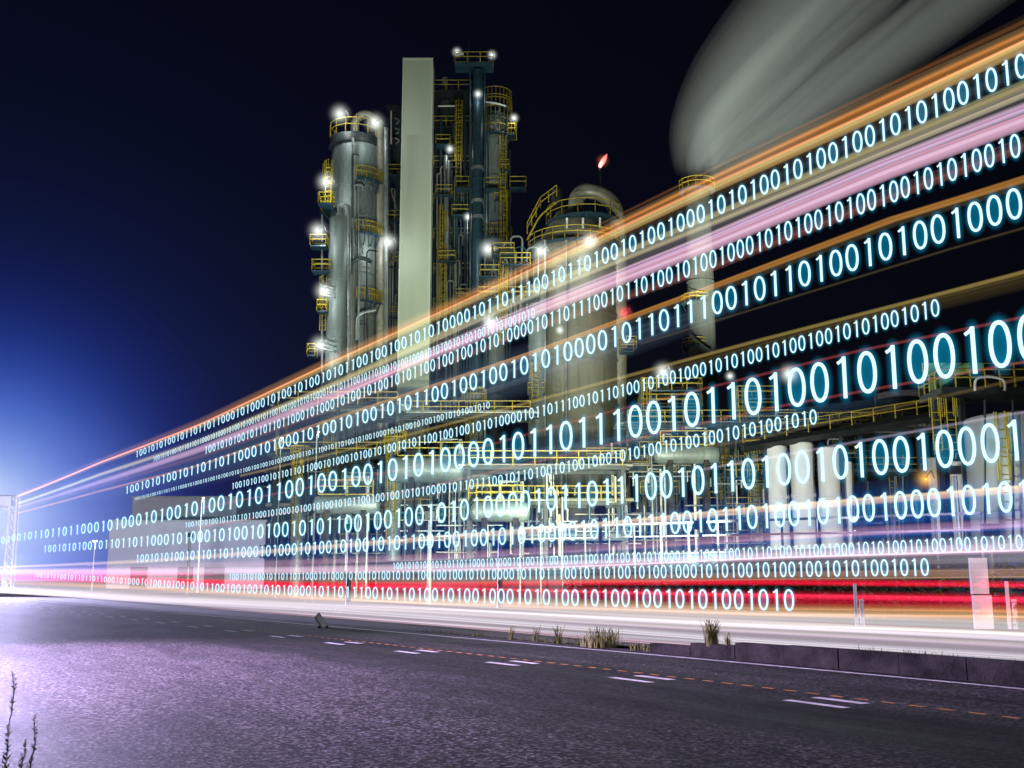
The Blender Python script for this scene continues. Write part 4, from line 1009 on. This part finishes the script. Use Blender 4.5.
row([(394, 566), (700, 555), (1019, 542)], (6, 14), NS-6, 'short tight digit row over the pale pink white trail', .45)
row([(230, 577), (520, 574), (924.6, 567)], (5, 17), NS-1, 'digit row resting just above the bright red trail', .5)
row([(35, 575), (100, 579), (220, 588), (400, 594), (564, 597.5), (789, 600)], (4, 21.5), NS-1, 'lowest digit row, over the crimson trail and close to the road', .5)

# ------------------------------------------------------------------ unseen lamp beyond the left edge, placed to light the near road
o = empty('unseen_street_lamp', (-24, -4.2, 0), 0, 'unseen street lamp on the near verge lighting the road from the left', 'street lamp')
MB().lathe([(.12, 0), (.1, 4), (.07, 7.6)], 10).build('pole', M['galv'], o, True)
ar = MB().tube([(0, 0, 7.6), (0, .6, 8.0), (0, 1.8, 8.1)], .05, 8).build('arm', M['galv'], o, True)
MB().box((0, 2.1, 8.06), (.14, .35, .07)).build('lamp_head', M['black'], o)
MB().box((0, 2.1, 7.98), (.11, .3, .008)).build('lens', emis('lamp_lens', (.8, .75, 1), 20), o)
spot((-24, -2.1, 7.9), (-20, 3.2, 0), 64000, (.74, .53, 1), 98, 1, .3)
pg = ray(-40, 500); pg = CAM+pg*(110/pg.dot(F0))
o = empty('unseen_floodlight_mast', (pg.x, pg.y, 0), PROT, 'floodlight mast far down the road beyond the left edge', 'floodlight')
MB().lathe([(.2, 0), (.12, pg.z)], 8).build('pole', M['galv'], o, True); MB().box((0, .3, pg.z), (.8, .2, .5)).build('lamp_head', M['black'], o)
spot(pg-F0*.8, (-58, 8, 0), 420000, (.62, .58, 1), 40, .9, .8)

def streetlamp(x, y, h, out, label, watts, c, tgt):  # unseen lamps added to light the hedge, marker post and near road
    o = empty('unseen_street_lamp', (x, y, 0), 0, label, 'street lamp')
    MB().lathe([(.12, 0), (.1, h*.5), (.07, h)], 10).build('pole', M['galv'], o, True)
    MB().tube([(0, 0, h), (0, out*.4, h+.35), (0, out, h+.4)], .05, 8).build('arm', M['galv'], o, True)
    MB().box((0, out*1.1, h+.36), (.14, .35, .07)).build('lamp_head', M['black'], o)
    MB().box((0, out*1.1, h+.28), (.11, .3, .008)).build('lens', emis('lamp_lens', (.8, .75, 1), 20), o)
    spot((x, y+out*1.1, h+.2), tgt, watts, c, 120, .9, .3)
streetlamp(-11, 22.6, 7.5, 1.6, 'unseen street lamp added beyond the right edge to light hedge and marker post', 5200, (.9, .84, 1), (-20, 28.5, .5))
streetlamp(4, -2.5, 8, 1.6, 'unseen street lamp added on the near verge at the right', 700, (.9, .58, .88), (-5, 11, 0))
# misty air round the floodlight at the far left
p = at(-22, 545, 135)
hz = MB(); ball(hz, (0, 0, 0), 27, 27, 27, 48, 32); hz = hz.build('mist', M['black'], None, True, p)
mm, N, L = newmat('mist'); N.remove(N['Principled BSDF']); pv = N.new('ShaderNodeVolumePrincipled')
pv.inputs['Color'].default_value = (.85, .88, 1, 1); pv.inputs['Density'].default_value = .008
tc = N.new('ShaderNodeTexCoord'); mp = N.new('ShaderNodeMapping'); mp.inputs['Scale'].default_value = (1/27, 1/27, 1/27); L.new(tc.outputs['Object'], mp.inputs[0])
gr = N.new('ShaderNodeTexGradient'); gr.gradient_type = 'SPHERICAL'; L.new(mp.outputs[0], gr.inputs[0])
pw = N.new('ShaderNodeMath'); pw.operation = 'POWER'; pw.inputs[1].default_value = 1.6; L.new(gr.outputs['Fac'], pw.inputs[0])
mu = N.new('ShaderNodeMath'); mu.operation = 'MULTIPLY'; mu.inputs[1].default_value = .022; L.new(pw.outputs[0], mu.inputs[0]); L.new(mu.outputs[0], pv.inputs['Density'])
L.new(pv.outputs[0], N['Material Output'].inputs['Volume']); hz.data.materials[0] = mm; hz['kind'] = 'stuff'
hz['label'] = 'pale mist glowing round the floodlight at the far left edge'; hz['category'] = 'mist'
point(p, 18000, (.70, .70, 1), .6)
for ob in list(bpy.data.objects):
    for k in ('_r', '_d'):
        if k in ob: del ob[k]

# ------------------------------------------------------------------ render settings
sc.view_settings.view_transform = 'Standard'; sc.view_settings.look = 'None'; sc.view_settings.gamma = 1; sc.view_settings.exposure = 0
sc.view_settings.use_curve_mapping = False
c = sc.cycles
c.use_denoising = True
try: c.denoising_input_passes = 'RGB_ALBEDO_NORMAL'; c.denoising_prefilter = 'ACCURATE'
except Exception: pass
try: c.denoiser = 'OPENIMAGEDENOISE'
except Exception: pass
c.max_bounces = 6; c.diffuse_bounces = 2; c.glossy_bounces = 3; c.transparent_max_bounces = 96; c.volume_bounces = 1
c.sample_clamp_indirect = 6; c.sample_clamp_direct = 8; c.use_light_tree = True
